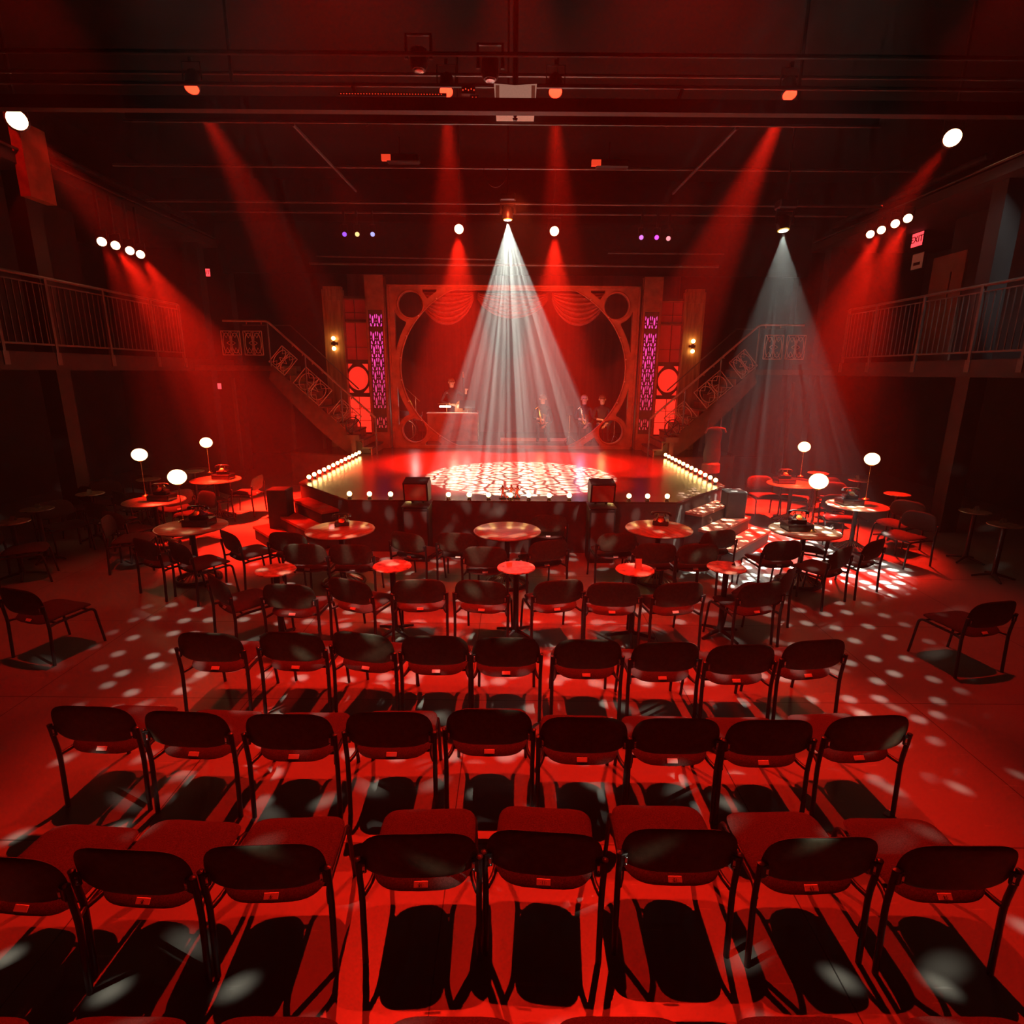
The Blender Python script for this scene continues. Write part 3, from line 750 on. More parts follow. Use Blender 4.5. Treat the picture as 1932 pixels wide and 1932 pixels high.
# saxophonists on stools
def sax(x, y, z, rz, label):
    t = thing('saxophone', label, 'saxophone', (x, y, z), rz)
    MB().tube([(-.1, -.02, .42), (-.03, 0, .48), (.0, 0, .44), (.05, 0, .1), (.09, 0, .0), (.15, 0, .02), (.16, 0, .2), (.18, 0, .27)], [.008, .012, .016, .03, .035, .04, .05, .085], 12).build('saxophone_tube', M['brass'], t, True)
    m = MB()
    for k in range(6): m.ball((.03 + .008 * k, -.03, .38 - .05 * k), .014, 8, 6)
    m.build('keys', M['brass'], t, True)
    return t
for (px, lab, hairm, lab2, sk) in ((1024, 'person in black seated at centre of the band holding a brass saxophone', M['hair'], 'brass saxophone held by the seated player nearest the white beam', None),
                        (1102, 'person in black with fair hair lit lavender, seated behind a saxophone', M['greyhair'], 'brass saxophone held by the fair haired player', None),
                        (1136, 'person in black with warmly lit face, seated rightmost in the band', M['hair'], None, None)):
    p = at(px, 768, Y=16.3)
    person(lab, (p.x, 16.3, SZ), 0, pose(True, elL=(-.27, -.12, 1.12), wrL=(-.08, -.3, 1.1), elR=(.27, -.12, 1.05), wrR=(.06, -.28, .92)), hairm)
    tt = thing('stool', 'round black stool under the band player at the portal ' + {1024: 'centre', 1102: 'right', 1136: 'far right'}[px], 'stool', (p.x, 16.38, SZ))
    MB().lathe([(.16, .38), (.17, .4), (.16, .43), (.01, .43)], (0, 0, 0), 20).build('seat', M['cloth'], tt, True)
    for k in range(3): MB().tube([(.1 * math.cos(2.1 * k + 1), .1 * math.sin(2.1 * k + 1), .38), (.17 * math.cos(2.1 * k + 1), .17 * math.sin(2.1 * k + 1), 0)], .012, 6).build('leg', M['metal'], tt)
    if lab2: sax(p.x - .12, 15.98, SZ + .5, 0, lab2)
p = at(1075, 779, Y=15.8)
music_stand(p.x, 15.8, p.z - SZ, 'small music stand between the two saxophone players', -.4, .2, lamp=False)
p = at(1160, 790, Y=15.9)
music_stand(p.x, 15.9, p.z - SZ, 'music stand behind the lower right ring of the portal', -.4, .3, lamp=False)

# ------------------------------------------------------------------ chairs
def make_chair():
    t = thing('stacking_chair', 'x', 'chair')
    def so(q):
        if q == 'c': return (0, .01)
        c, s = math.cos(q), math.sin(q); e = 2 / 4.4
        w = .246 + .006 * s
        return (w * math.copysign(abs(c) ** e, c), .0 + .245 * math.copysign(abs(s) ** e, s))
    def off(a, b, s):
        z = .422 + .012 * (abs(a) / .23) ** 2
        if b < -.08: z -= ((-b - .08) / .14) ** 2 * .022
        if b > .14: z -= ((b - .14) / .1) ** 2 * .02
        return (a, b, z + s)
    vs, fs = pillow(so, off, .032, .03)
    MB().add(vs, fs).build('seat', M['seat'], t, True)
    def bo(q):
        if q == 'c': return (0, .615)
        c, s = math.cos(q), math.sin(q)
        if s >= 0: return (.264 * math.copysign(abs(c) ** .5, c), .575 + .188 * abs(s) ** .7)
        return (.264 * math.copysign(abs(c) ** .5, c), .575 - .082 * abs(s) ** 1.0)
    def bof(a, b, s):
        y = -.275 + .028 * abs(a / .262) ** 2.5 - .14 * (b - .6)
        return (a, y + s, b)
    vs, fs = pillow(bo, bof, .022, .010)
    vf = [f for f in fs]
    br = MB().add(vs, fs).build('backrest', M['seat'], t, True)
    vs, fs = pillow(bo, lambda a, b, s: bof(a * 1.012, b + (b - .635) * .012, s - .006), .001, .012)
    MB().add(vs, fs).build('back_shell', M['shell'], br, True)
    for s in (-1, 1):
        MB().tube(smooth_path([(s * .272, -.265, 0), (s * .272, -.245, .38), (s * .276, -.268, .60)], .06), .0145, 10).build('leg', M['metal'], t, True)
        MB().tube(smooth_path([(s * .264, -.243, .382), (s * .235, -.17, .386), (s * .238, .215, .39), (s * .246, .262, 0)], .055, 6), .0125, 10).build('leg', M['metal'], t, True)
        k = MB().box((s * .258, -.272, .565), (.04, .014, .07), Matrix.Rotation(s * -.3, 3, 'Z'), bev=.004).build('bracket', M['metal'], t)
        m = MB(); 
        m.box((s * .248, -.279, .565), (.012, .004, .046))
        for dz in (-.018, .018): m.ball((s * .248, -.281, .565 + dz), .006, 8, 6)
        m.build('bolts', M['chrome'], k, True)
        MB().lathe([(.0155, 0), (.0165, .006), (.006, .012)], (s * .276, -.268, .599), 10).build('end_cap', M['rose'] if False else M['metal'], t, True)
    MB().tube([(0, -.15, .386), (0, .17, .386)], .010, 8).tube([(-.245, -.15, .386), (.245, -.15, .386)], .010, 8).tube([(-.238, .17, .386), (.238, .17, .386)], .010, 8).build('seat_frame', M['metal'], t, True)
    tg = MB().box((0, -.236, .421), (.066, .028, .005), Matrix.Rotation(.85, 3, 'X'), bev=.002).build('seat_tag', M['tag'], t)
    return t
chair0 = make_chair(); used = [False]
TAGROT = Matrix.Translation((0, -.2395, .4235)) @ Matrix.Rotation(.85, 4, 'X') @ Matrix.Rotation(PI, 4, 'Z')
def chair_at(p, rz, label, group, tagtext=None):
    if not used[0]: o = chair0; used[0] = True
    else: o = copy_tree(chair0)
    o.location = (p[0], p[1], 0); o.rotation_euler = (0, 0, rz); o['label'] = label; o['group'] = group; o['category'] = 'chair'
    if tagtext:
        tg = [x for x in find_kids(o) if x.name.startswith('seat_tag')][0]
        text_mesh('·' + tagtext + '·', .021, M['ink'], 'tag_number', tg, TAGROT)
    return o
def chair(px, py, deg, label, group, tagtext=None):
    """px, py: where the top middle of the backrest shows; deg: turn to the left"""
    b = at(px, py + 3, z=.768); a = R(deg); off = Vector((0, -.315))
    c, s = math.cos(a), math.sin(a)
    return chair_at((b.x - (c * off.x - s * off.y), b.y - (s * off.x + c * off.y)), a, label, group, tagtext)
# make the prototype's children known before copies exist
find_kids(chair0); [find_kids(k) for k in KIDS[chair0.name]]
ORD = ['leftmost', 'second from left', 'third from left', 'fourth from left', 'fifth from left', 'sixth from left', 'seventh from left', 'eighth from left', 'ninth from left', 'tenth from left']
# nearest seats peeping in at the bottom edge
for i, px in enumerate((-45, 250, 533, 856, 1166, 1494, 1806)):
    sp = at(px + 0, 1903, z=.45)
    chair_at((sp.x, sp.y - .24), 0, 'black padded chair cut off by the bottom edge, only seat front showing, ' + ORD[i], 'chairs cut off at the bottom edge')
R2 = [(-25, 1618, -4, None), (222, 1605, -3, '8'), (484, 1596, 3, '9'), (785, 1575, 2, '10'), (1028, 1571, -4, '11'), (1294, 1566, -1, '12'), (1570, 1582, 2, '13'), (1838, 1598, 0, '14')]
for i, (px, py, a, tx) in enumerate(R2):
    chair(px, py, a, ('black padded chair in the nearest full row, seat tag reading %s' % tx) if tx else 'black padded chair cut off by the left edge in the nearest full row', 'chairs in the nearest full row', tx)
R3 = [(155, 1331, -2), (336, 1341, -3), (535, 1346, 0), (729, 1342, 1), (922, 1337, 0), (1105, 1352, -1), (1284, 1354, 0), (1465, 1357, 1), (1655, 1349, 4)]
for i, (px, py, a) in enumerate(R3): chair(px, py, a, 'black padded chair in the second full row with white light streaks, ' + ORD[i], 'chairs in the second full row')
R4 = [(385, 1191, -3), (542, 1190, -3), (676, 1191, -12), (818, 1197, 0), (955, 1200, 0), (1112, 1204, 0), (1262, 1209, 2), (1407, 1214, 2), (1549, 1205, 8)]
for i, (px, py, a) in enumerate(R4): chair(px, py, a, 'black padded chair in the third full row, ' + ORD[i], 'chairs in the third full row')
R5 = [(400, 1085, -42), (538, 1099, -4), (652, 1089, -22), (789, 1090, 4), (905, 1092, -8), (1058, 1091, 14), (1160, 1096, -3), (1287, 1096, 10), (1446, 1096, 15), (1497, 1072, 48)]
for i, (px, py, a) in enumerate(R5): chair(px, py, a, 'black chair in the row just behind the small round tables, ' + ORD[i], 'chairs behind the small tables')
R6 = [(537, 1001, -8, 'behind the left stage steps, left of the telephone table'), (570, 1023, -2, 'facing the telephone table, left of the pair'), (658, 1024, 0, 'facing the telephone table, right of the pair'),
      (763, 1001, -24, 'turned right, to the right of the telephone table'), (861, 1002, -6, 'left of the plain centre table'), (914, 1028, -2, 'directly before the plain centre table'),
      (1036, 968, 0, 'closest to the stage front, right of centre'), (1038, 1016, 20, 'turned left with a white streak, right of the centre table'), (1168, 1002, 6, 'left of the right front telephone table'),
      (1240, 1022, 2, 'directly before the right front telephone table'), (1322, 1023, 4, 'right of the pair before the right front telephone table'), (1362, 997, 14, 'beside the right stage steps')]
for px, py, a, w in R6: chair(px, py, a, 'black chair ' + w, 'chairs around the three front tables')
SIDE = [(22, 1108, -16, 'black chair alone at the left edge of the floor, cut by the frame'),
        (1890, 1132, 12, 'black chair alone at the right edge of the floor, cut by the frame'),
        (264, 1014, -28, 'black chair at the left lamp table, leftmost of its three front chairs'), (328, 1020, -34, 'black chair with white streaked back, middle of three before the left lamp table'),
        (425, 1000, -40, 'black chair with white streaked back, right of the left lamp table'),
        (1484, 1017, 8, 'black chair before the nearest right lamp table, facing the stage'), (1598, 1030, 34, 'black chair turned left at the nearest right lamp table'),
        (1660, 1015, 32, 'black chair turned left, just behind the one at the nearest right lamp table'),
        (1575, 990, 60, 'black chair seen side on behind the nearest right lamp table'),
        (198, 903, 200, 'small dark chair facing the camera in the left background'), (165, 914, 150, 'dark chair behind a small table in the left background'),
        (172, 945, -20, 'dark chair in shadow at the far left, left of a pair'), (218, 923, -30, 'dark chair in shadow at the far left, behind the pair'),
        (204, 962, -25, 'dark chair in shadow at the far left, right of the pair'),
        (275, 893, 170, 'dark chair behind the left globe lamp, against the black wall'), (302, 897, 200, 'dark chair between the two left globe lamps'),
        (375, 878, 190, 'dark chair behind the farthest left lamp table'), (338, 921, 60, 'chair seen side on behind the nearest left globe lamp'), 
        (1570, 905, 170, 'chair with rounded back behind the nearest right globe lamp, lower of two'), (1562, 897, 190, 'chair with rounded back behind the nearest right globe lamp, upper of two'),
        (1719, 941, 120, 'chair facing left in shadow at the right, left of a pair'), (1742, 962, 110, 'chair facing left in shadow at the right, right of a pair')]
for px, py, a, lab in SIDE: chair(px, py, a, lab, 'chairs around the side tables')
# chairs whose seats show beside tables, placed by seat
SEATS = [(462, 925, 90, 'low backed chair right of the farthest left lamp table'), (398, 938, 140, 'chair with lit red seat between the left lamp tables'), 
         (1442, 930, 180, 'chair with lit red seat left of the farthest right lamp table'), (1500, 934, 150, 'chair with lit red seat under the farthest right lamp table'),
         (1585, 972, 160, 'chair with lit seat between the two nearer right lamp tables'),
         (365, 965, 150, 'chair with lit red seat behind the nearest left lamp table'), (250, 1010, -70, 'chair in shadow left of the nearest left lamp table'), (1565, 952, 60, 'chair with lit seat behind the nearest right globe lamp stem'),
         (45, 1030, -60, 'dim chair in the dark far left corner'), (120, 985, -120, 'dim chair between the dark far left small tables')]
for px, py, a, lab in SEATS:
    p = at(px, py, z=.47); chair_at((p.x, p.y), R(a), lab, 'chairs around the side tables')

# ------------------------------------------------------------------ tables
def make_big():
    t = thing('cabaret_table', 'x', 'table')
    MB().lathe([(.01, .722), (.4, .722), (.425, .73), (.43, .742), (.42, .75), (.01, .752)], (0, 0, 0), 48).build('table_top', M['tabletop'], t, True)
    MB().tube([(.43 * math.cos(2 * PI * i / 48), .43 * math.sin(2 * PI * i / 48), .737) for i in range(48)], .011, 6, closed=True).build('table_rim', M['rim'], t, True)
    MB().lathe([(.06, .05), (.04, .1), (.034, .2), (.034, .66), (.12, .715), (.12, .722)], (0, 0, 0), 16).build('pedestal', M['iron'], t, True)
    MB().tube([(.27 * math.cos(2 * PI * i / 36), .27 * math.sin(2 * PI * i / 36), .026) for i in range(36)], .024, 8, closed=True).build('base_ring', M['iron'], t, True)
    m = MB()
    for i in range(24):
        a = 2 * PI * i / 24; m.tube([(.05 * math.cos(a), .05 * math.sin(a), .15), (.26 * math.cos(a), .26 * math.sin(a), .03)], .007, 5)
    m.build('base_fan', M['fan'], t)
    return t
def make_small():
    t = thing('side_table', 'x', 'table')
    MB().lathe([(.01, .765), (.185, .765), (.2, .772), (.195, .782), (.01, .783)], (0, 0, 0), 36).build('table_top', M['marble'], t, True)
    MB().lathe([(.045, .06), (.03, .12), (.03, .73), (.07, .758), (.07, .765)], (0, 0, 0), 14).build('pedestal', M['iron'], t, True)
    m = MB()
    for k in range(4):
        a = PI / 4 + PI / 2 * k; m.tube([(.02 * math.cos(a), .02 * math.sin(a), .07), (.14 * math.cos(a), .14 * math.sin(a), .045), (.25 * math.cos(a), .25 * math.sin(a), .016)], [.022, .018, .014], 8)
    m.build('cross_foot', M['iron'], t, True)
    return t
big0, small0 = make_big(), make_small()
for q in (big0, small0): find_kids(q)
ub = [False]; us = [False]
def big_table(px, py, label):
    o = big0 if not ub[0] else copy_tree(big0); ub[0] = True
    p = at(px, py, z=.75); o.location = (p.x, p.y, 0); o['label'] = label; o['group'] = 'round cabaret tables'; o['category'] = 'table'; o.rotation_euler = (0, 0, random.uniform(0, 3)); return o
def small_table(px, py, label):
    o = small0 if not us[0] else copy_tree(small0); us[0] = True
    p = at(px, py, z=.78); o.location = (p.x, p.y, 0); o['label'] = label; o['group'] = 'small round side tables'; o['category'] = 'table'; o.rotation_euler = (0, 0, random.uniform(0, 1.5)); return o
big_table(642, 998, 'round cabaret table before the left stage steps, holding a telephone')
big_table(957, 1000, 'bare round cabaret table at the centre before the stage')
big_table(1243, 996, 'round cabaret table before the right monitor speaker, holding a telephone')
LT = [(361, 992, 'nearest left', (338, 900), (346, 985)), (291, 944, 'middle left', (264, 858), (275, 936)), (407, 904, 'farthest left', (388, 835), (396, 892)),
      (1518, 1000, 'nearest right', (1541, 908), (1531, 1003)), (1617, 952, 'middle right', (1641, 866), (1633, 942)), (1494, 912, 'farthest right', (1515, 843), (1510, 899))]
def phone(p, rz, label, s=1.0):
    t = thing('telephone', label, 'telephone', p, rz); t.scale = (s, s, s)
    MB().box((0, 0, .035), (.22, .17, .07), bev=.012).add([(-.07, -.06, .07), (.07, -.06, .07), (.07, .06, .07), (-.07, .06, .07), (-.035, -.02, .12), (.035, -.02, .12), (.035, .04, .12), (-.035, .04, .12)], [(0, 1, 5, 4), (1, 2, 6, 5), (2, 3, 7, 6), (3, 0, 4, 7), (4, 5, 6, 7)]).build('phone_body', M['phone'], t)
    m = MB(); m.T = Matrix.Translation((0, -.062, .085)) @ Matrix.Rotation(.8, 4, 'X'); m.lathe([(.04, 0), (.042, .008), (.01, .012)], (0, 0, 0), 18); m.build('dial', M['brass'], t, True)
    MB().tube([(-.07, .01, .12), (-.05, .01, .16)], .007, 6).tube([(.07, .01, .12), (.05, .01, .16)], .007, 6).tube([(-.04, .01, .115), (-.04, .01, .16)], .008, 6).tube([(.04, .01, .115), (.04, .01, .16)], .008, 6).build('cradle', M['brass'], t, True)
    MB().tube([(-.12, .01, .135), (-.12, .01, .16), (-.08, .01, .178), (.08, .01, .178), (.12, .01, .16), (.12, .01, .135)], [.033, .024, .013, .013, .024, .033], 10).build('handset', M['phone'], t, True)
def globe_lamp(bp_, gp, label):
    b = at(*bp_, z=.753); g = at(*gp, Y=b.y)
    t = thing('globe_lamp', label, 'lamp', (b.x, b.y, .753)); h = g.z - .753
    MB().lathe([(.06, 0), (.06, .01), (.02, .025), (.008, .04)], (0, 0, 0), 20).build('lamp_base', M['brass'], t, True)
    MB().tube([(0, 0, .03), (0, 0, h - .09)], .006, 8).build('stem', M['brass'], t, True)
    MB().lathe([(.03, 0), (.045, .015), (.04, .025)], (0, 0, h - .11), 16).build('collar', M['brass'], t, True)
    MB().ball((0, 0, h), .112, 24, 16, sz=.88).build('globe', M['globe'], t, True)
for px, py, w, g, b in LT:
    big_table(px, py, 'round cabaret table with globe lamp and telephone, %s' % w)
    globe_lamp(b, g, 'glowing white globe table lamp on a thin stem, %s of the six' % w)
    q = at(px + (14 if 'left' in w else -14), py - 1, z=.753)
    # boxy case under each telephone
    d = tag(MB().box((q.x, q.y + .02, .753 + .045), (.34, .26, .09), bev=.01).build('phone_case', M['phone'], None), 'black case under the telephone on the %s lamp table' % w, 'case')
    phone((q.x, q.y + .02, .844), R(8 if 'left' in w else -10), 'black vintage telephone on a case on the %s lamp table' % w, .9)
p = at(646, 991, z=.753); phone((p.x, p.y, .753), R(12), 'vintage telephone with raised handset on the left front table', .85)
p = at(1246, 990, z=.753); phone((p.x, p.y, .753), R(-15), 'black vintage telephone on the right front table', .95)
def card(px, py, label, w=.07, h=.06, z=.783, rz=0):
    p = at(px, py, z=z); t = thing('tent_card', label, 'card', (p.x, p.y, z), rz)
    m = MB(); m.add([(-w / 2, -.03, 0), (w / 2, -.03, 0), (w / 2, 0, h), (-w / 2, 0, h), (-w / 2, .03, 0), (w / 2, .03, 0)], [(0, 1, 2, 3), (3, 2, 5, 4)])
    o = m.build('card', M['card'], t); md = o.modifiers.new('s', 'SOLIDIFY'); md.thickness = .002
for i, (px, py, w) in enumerate(((520, 1075, 'leftmost'), (740, 1067, 'second from left'), (974, 1070, 'middle'), (1198, 1074, 'fourth from left'), (1371, 1070, 'rightmost'))):
    small_table(px, py, 'small round table in the row behind the front tables, %s of five' % w)
card(626, 997, 'folded red lit card on the left front table', z=.753, rz=.3)
card(961, 1066, 'folded card on the middle small table', .06, .03)
card(1204, 1073, 'white upright card on the fourth small table', .065, .11)
card(1390, 1066, 'folded paper lying open on the rightmost small table', .09, .05, rz=.5)
for px, py, w in ((170, 931, 'in the left background before the shadowed chairs'), (280, 904, 'far left behind the middle left lamp'), (70, 960, 'in the dark at the far left with a glass cube'), (22, 984, 'in the dark cut by the left edge'),
                  (365, 889, 'behind the farthest left telephone'), (1544, 892, 'just above the nearest right globe lamp'), (1622, 906, 'left of the middle right lamp stem'), (1693, 932, 'with white speckles at the right'), (1840, 965, 'in the dark at the far right, left of a pair'), (1896, 990, 'in the dark at the far right, right of a pair')):
    small_table(px, py, 'small round table ' + w)
for px, py, lab in ((169, 927, 'small block shaped votive on the left background table'), (72, 955, 'square votive glowing red on the dark left table'), (25, 979, 'flat votive on the small table cut by the left edge'), (1617, 900, 'small folded card on the table left of the middle right lamp'), (1842, 959, 'small folded card on the dark right table, left of two'), (1893, 983, 'small folded card on the dark right table, right of two')):
    card(px, py + 3, lab, .06, .06)
# loose things on the floor
p = at(1675, 1536, z=0); m = MB(); m.box((p.x, p.y, .004), (.05, .035, .008), Matrix.Rotation(.6, 3, 'Z')).box((p.x + .02, p.y + .012, .006), (.02, .03, .012)); tag(m.build('litter', M['card'], None), 'tiny scrap of pink paper on the floor right of the second full row', 'paper scrap')
# draped costume stand on the right
p = at(1350, 905, z=0); 
t = thing('costume_stand', 'dark draped costume stand with a red trimmed collar beside the right stage edge', 'costume stand', (4.55, 12.2, 0))
q0 = at(1348, 806, Y=12.2); tz = q0.z
t.location = (q0.x, 12.2, 0)
MB().tube([(-.13, 0, .05), (-.13, 0, tz + .15)], .014, 6).build('pole', M['pipe'], t); MB().tube([(.13, 0, .05), (.13, 0, tz + .2)], .014, 6).build('pole', M['pipe'], t)
MB().box((0, 0, .04), (.5, .4, .08)).build('base_box', M['setdark'], t)
MB().lathe([(.17, tz - .75), (.19, tz - .6), (.16, tz - .35), (.18, tz - .1), (.12, tz), (.02, tz + .01)], (0, 0, 0), 20, sy=.6).build('garment', M['black'], t, True)
MB().tube([(-.22, -.1, tz - .12), (-.18, -.12, tz - .02), (0, -.13, tz + .01), (.18, -.12, tz - .02), (.22, -.1, tz - .1)], .02, 8).build('collar', M['setdark'], t, True)
MB().lathe([(.16, tz - 1.0), (.2, tz - .98), (.2, tz - .8), (.15, tz - .76)], (0, 0, 0), 16, sy=.7).build('lower_drape', M['setdark'], t, True)
q = at(1350, 880, Y=11.6)
# equipment cases standing on right stage edge: small box
tag(MB().box((3.95, 12.1, .35), (.34, .34, .7), bev=.01).build('prop_box', M['set'], None), 'small reddish box standing right beside the right stage edge lights', 'box')

# ------------------------------------------------------------------ lighting rig
def pipe(name, pts, r, label, cat='pipe', m='pipe', n=8):
    return tag(MB().tube(pts, r, n).build(name, M[m], None, True), label, cat)
# lighting bridge
BY = 7.55
br = thing('lighting_bridge', 'dark lighting bridge spanning the top of the hall with pipes and a solid kick board', 'lighting bridge', (0, BY, 0))
MB().tube([(-7.4, 0, 5.98), (7.4, 0, 5.98)], .024, 8).build('top_pipe', M['pipe'], br, True)
MB().box((-.15, .02, 5.70), (8.9, .03, .2)).build('kick_board', M['black'], br)
MB().tube([(-4.6, -.03, 5.585), (4.3, -.03, 5.585)], .018, 8).build('bottom_pipe', M['pipe'], br, True)
MB().tube([(-7.4, 0, 5.80), (-.9, 0, 5.80)], .012, 6).build('cable_run', M['pipe'], br, True)
for x in (-1.9, 1.95): MB().tube([(x, 0, 5.98), (x + (.13 if x < 0 else -.13), .1, 5.6)], .022, 6).build('brace', M['pipe'], br, True)
for x in (-6.5, -3.3, 3.3, 6.5): MB().tube([(x, 0, 5.98), (x, 0, 8.35)], .02, 6).build('hanger', M['pipe'], br, True)
for s, nm in ((-1, 'left'), (1, 'right')):
    pipe('rigging_pipe', [(s * 2.75, 7.9, 5.7), (s * 2.7, 10.6, 5.72)], .022, 'angled rigging pipe running back towards the stage from the bridge, %s one' % nm)
RP = [(103, 6.4, 'uppermost faint pipe across the ceiling'), (142, 8.22, 'faint ceiling pipe above the lighting bridge'), (317, 9.7, 'ceiling pipe just above the stage front'), (384, 10.45, 'ceiling pipe above the white spotlight'), (403, 11.5, 'ceiling pipe carrying the coloured spotlights')]
for py, Y, lab in RP:
    z = at(966, py, Y=Y).z; W = min(7.3, 6.2 if Y > 9 else 7.3)
    pipe('ceiling_pipe', [(-W, Y, z), (W, Y, z)], .022, lab)
# beam
z = at(966, 212, Y=6.6).z
tag(MB().box((0, 6.6, z + .05), (14.6, .1, .12)).build('ceiling_beam', M['black'], None), 'long flat steel beam below the upper ceiling pipes', 'beam')
for py, w, lab in ((500, 4.6, 'long bright batten pipe just above the portal'), (476, 1.0, 'short batten right of centre above the portal')):
    z = at(966, py, Y=13.6).z
    if w > 2: pipe('batten', [(-w, 13.6, z), (w, 13.6, z)], .03, lab)
    else: pipe('batten', [(2.1, 13.6, z), (4.7, 13.6, z)], .02, lab)
pipe('batten', [(-4.4, 13.5, at(966, 486, Y=13.5).z), (-.3, 13.5, at(966, 490, Y=13.5).z)], .02, 'thin batten left of centre above the portal')
# gallery handrails on both sides near the ceiling
for s, nm in ((-1, 'left'), (1, 'right')):
    pipe('gallery_rail', [(s * 7.45, 5.0, 5.93), (s * 7.45, 15.2, 5.93)], .022, 'upper gallery pipe rail high on the %s side wall' % nm)
    pipe('gallery_duct', [(s * 7.9, 10.5, 6.3), (s * 7.9, 15.2, 6.3)], .07, 'round duct above the upper gallery on the %s side' % nm, 'duct', 'steel', 12)

def fixture(pos, aim, label, lens, r=.09, group=None, name='stage_light', body=.26, ymat='metal', hang=None):
    pos = Vector(pos); d = (Vector(aim) - pos).normalized(); q = d.to_track_quat('-Z', 'Y')
    t = thing(name, label, 'stage light', pos, 0, group); m3 = q.to_matrix().to_4x4()
    m = MB(); m.T = m3; m.lathe([(r * .6, body), (r * .95, body * .8), (r * 1.1, .03), (r * 1.15, 0), (r * .98, -.012), (r * .98, .02)], (0, 0, 0), 18); m.build('housing', M[ymat], t, True)
    m = MB(); m.T = m3; m.lathe([(.002, -.004), (r * .95, -.006), (r * .95, .004), (.002, .006)], (0, 0, 0), 18); m.build('lens', M[lens], t, True)
    c = m3 @ Vector((0, 0, body * .45))
    m = MB(); hh = r + .12
    m.tube([(c.x - r * 1.35, c.y, c.z), (c.x - r * 1.35, c.y, c.z + hh), (c.x + r * 1.35, c.y, c.z + hh), (c.x + r * 1.35, c.y, c.z)], .009, 6); m.build('yoke', M['pipe'], t)
    top = c.z + hh + .08 if hang is None else max(c.z + hh + .03, hang - pos.z)
    MB().box((c.x, c.y, (c.z + hh + top) / 2), (.04, .04, top - c.z - hh)).build('clamp', M['pipe'], t)
    return t
def spot(name, pos, aim, power, col, deg, blend=.4, size=.05, gobo=None):
    l = bpy.data.lights.new(name, 'SPOT'); l.energy = power; l.color = col; l.spot_size = R(deg); l.spot_blend = blend; l.shadow_soft_size = size
    o = bpy.data.objects.new(name, l); COL.objects.link(o); o.location = pos
    o.rotation_euler = (Vector(aim) - Vector(pos)).to_track_quat('-Z', 'Y').to_euler()
    if gobo:
        zz = (Vector(pos) - Vector(aim)).normalized(); xx = (Vector((1, 0, 0)) - zz * zz.x).normalized(); yy = zz.cross(xx)
        o.rotation_euler = Matrix((xx, yy, zz)).transposed().to_euler()
        kind, scl, th, base = gobo[:4]
        l.use_nodes = True; nt = l.node_tree; em = nt.nodes['Emission']
        tc = nt.nodes.new('ShaderNodeTexCoord'); sx = nt.nodes.new('ShaderNodeSeparateXYZ'); nt.links.new(tc.outputs['Normal'], sx.inputs[0])
        az = nt.nodes.new('ShaderNodeMath'); az.operation = 'ABSOLUTE'; nt.links.new(sx.outputs['Z'], az.inputs[0])
        cx = nt.nodes.new('ShaderNodeCombineXYZ')
        for k in 'XY':
            dv = nt.nodes.new('ShaderNodeMath'); dv.operation = 'DIVIDE'; nt.links.new(sx.outputs[k], dv.inputs[0]); nt.links.new(az.outputs[0], dv.inputs[1]); nt.links.new(dv.outputs[0], cx.inputs[k])
        vo = nt.nodes.new('ShaderNodeTexVoronoi'); vo.voronoi_dimensions = '2D'; vo.inputs['Scale'].default_value = scl
        vo.feature = 'DISTANCE_TO_EDGE' if kind == 'cells' else 'F1'
        if kind != 'cells': vo.inputs['Randomness'].default_value = .55
        nt.links.new(cx.outputs[0], vo.inputs['Vector'])
        rp = nt.nodes.new('ShaderNodeMapRange'); rp.inputs['From Min'].default_value = th[0]; rp.inputs['From Max'].default_value = th[1]
        rp.inputs['To Min'].default_value = base if kind == 'cells' else 1; rp.inputs['To Max'].default_value = 1 if kind == 'cells' else base
        nt.links.new(vo.outputs['Distance'], rp.inputs['Value'])
        if len(gobo) > 4:
            wv = nt.nodes.new('ShaderNodeTexNoise'); wv.noise_dimensions = '1D'; wv.inputs['Scale'].default_value = gobo[4]; wv.inputs['Detail'].default_value = 1
            sp2 = nt.nodes.new('ShaderNodeSeparateXYZ'); nt.links.new(cx.outputs[0], sp2.inputs[0]); nt.links.new(sp2.outputs['X'], wv.inputs['W'])
            m2 = nt.nodes.new('ShaderNodeMapRange'); m2.inputs['From Min'].default_value = .38; m2.inputs['From Max'].default_value = .62; m2.inputs['To Min'].default_value = max(.02, gobo[5]); m2.inputs['To Max'].default_value = gobo[6]
            nt.links.new(wv.outputs['Fac'], m2.inputs['Value'])
            mm = nt.nodes.new('ShaderNodeMath'); mm.operation = 'MULTIPLY'; nt.links.new(rp.outputs['Result'], mm.inputs[0]); nt.links.new(m2.outputs['Result'], mm.inputs[1])
            nt.links.new(mm.outputs[0], em.inputs['Strength'])
        else: nt.links.new(rp.outputs['Result'], em.inputs['Strength'])
        em.inputs['Color'].default_value = (1, 1, 1, 1)
    return o
RED = (1, .012, .004)
WHITE = (.92, 1.0, .86)
PW = 1.0
# bridge row of four
for px, py, nm, aim, e, dg in ((362, 166, 'far left', (-2.2, 12.5, 0), 9000, 26), (842, 172, 'centre left', (-1.0, 9.9, .8), 11000, 26), (1048, 173, 'centre right', (1.0, 9.9, .8), 11000, 26), (1490, 178, 'far right', (2.0, 12.5, 0), 24000, 26)):
    p = at(px, py, Y=8.05)
    fixture(p, (p.x * .9, 6.0, 2.5), 'red glowing stage light on the lighting bridge, %s' % nm, 'redlens', .085, hang=6.5)
    spot('red_bridge_light', (p.x, p.y + .1, p.z - .1), aim, e, RED, dg, .5, .06)
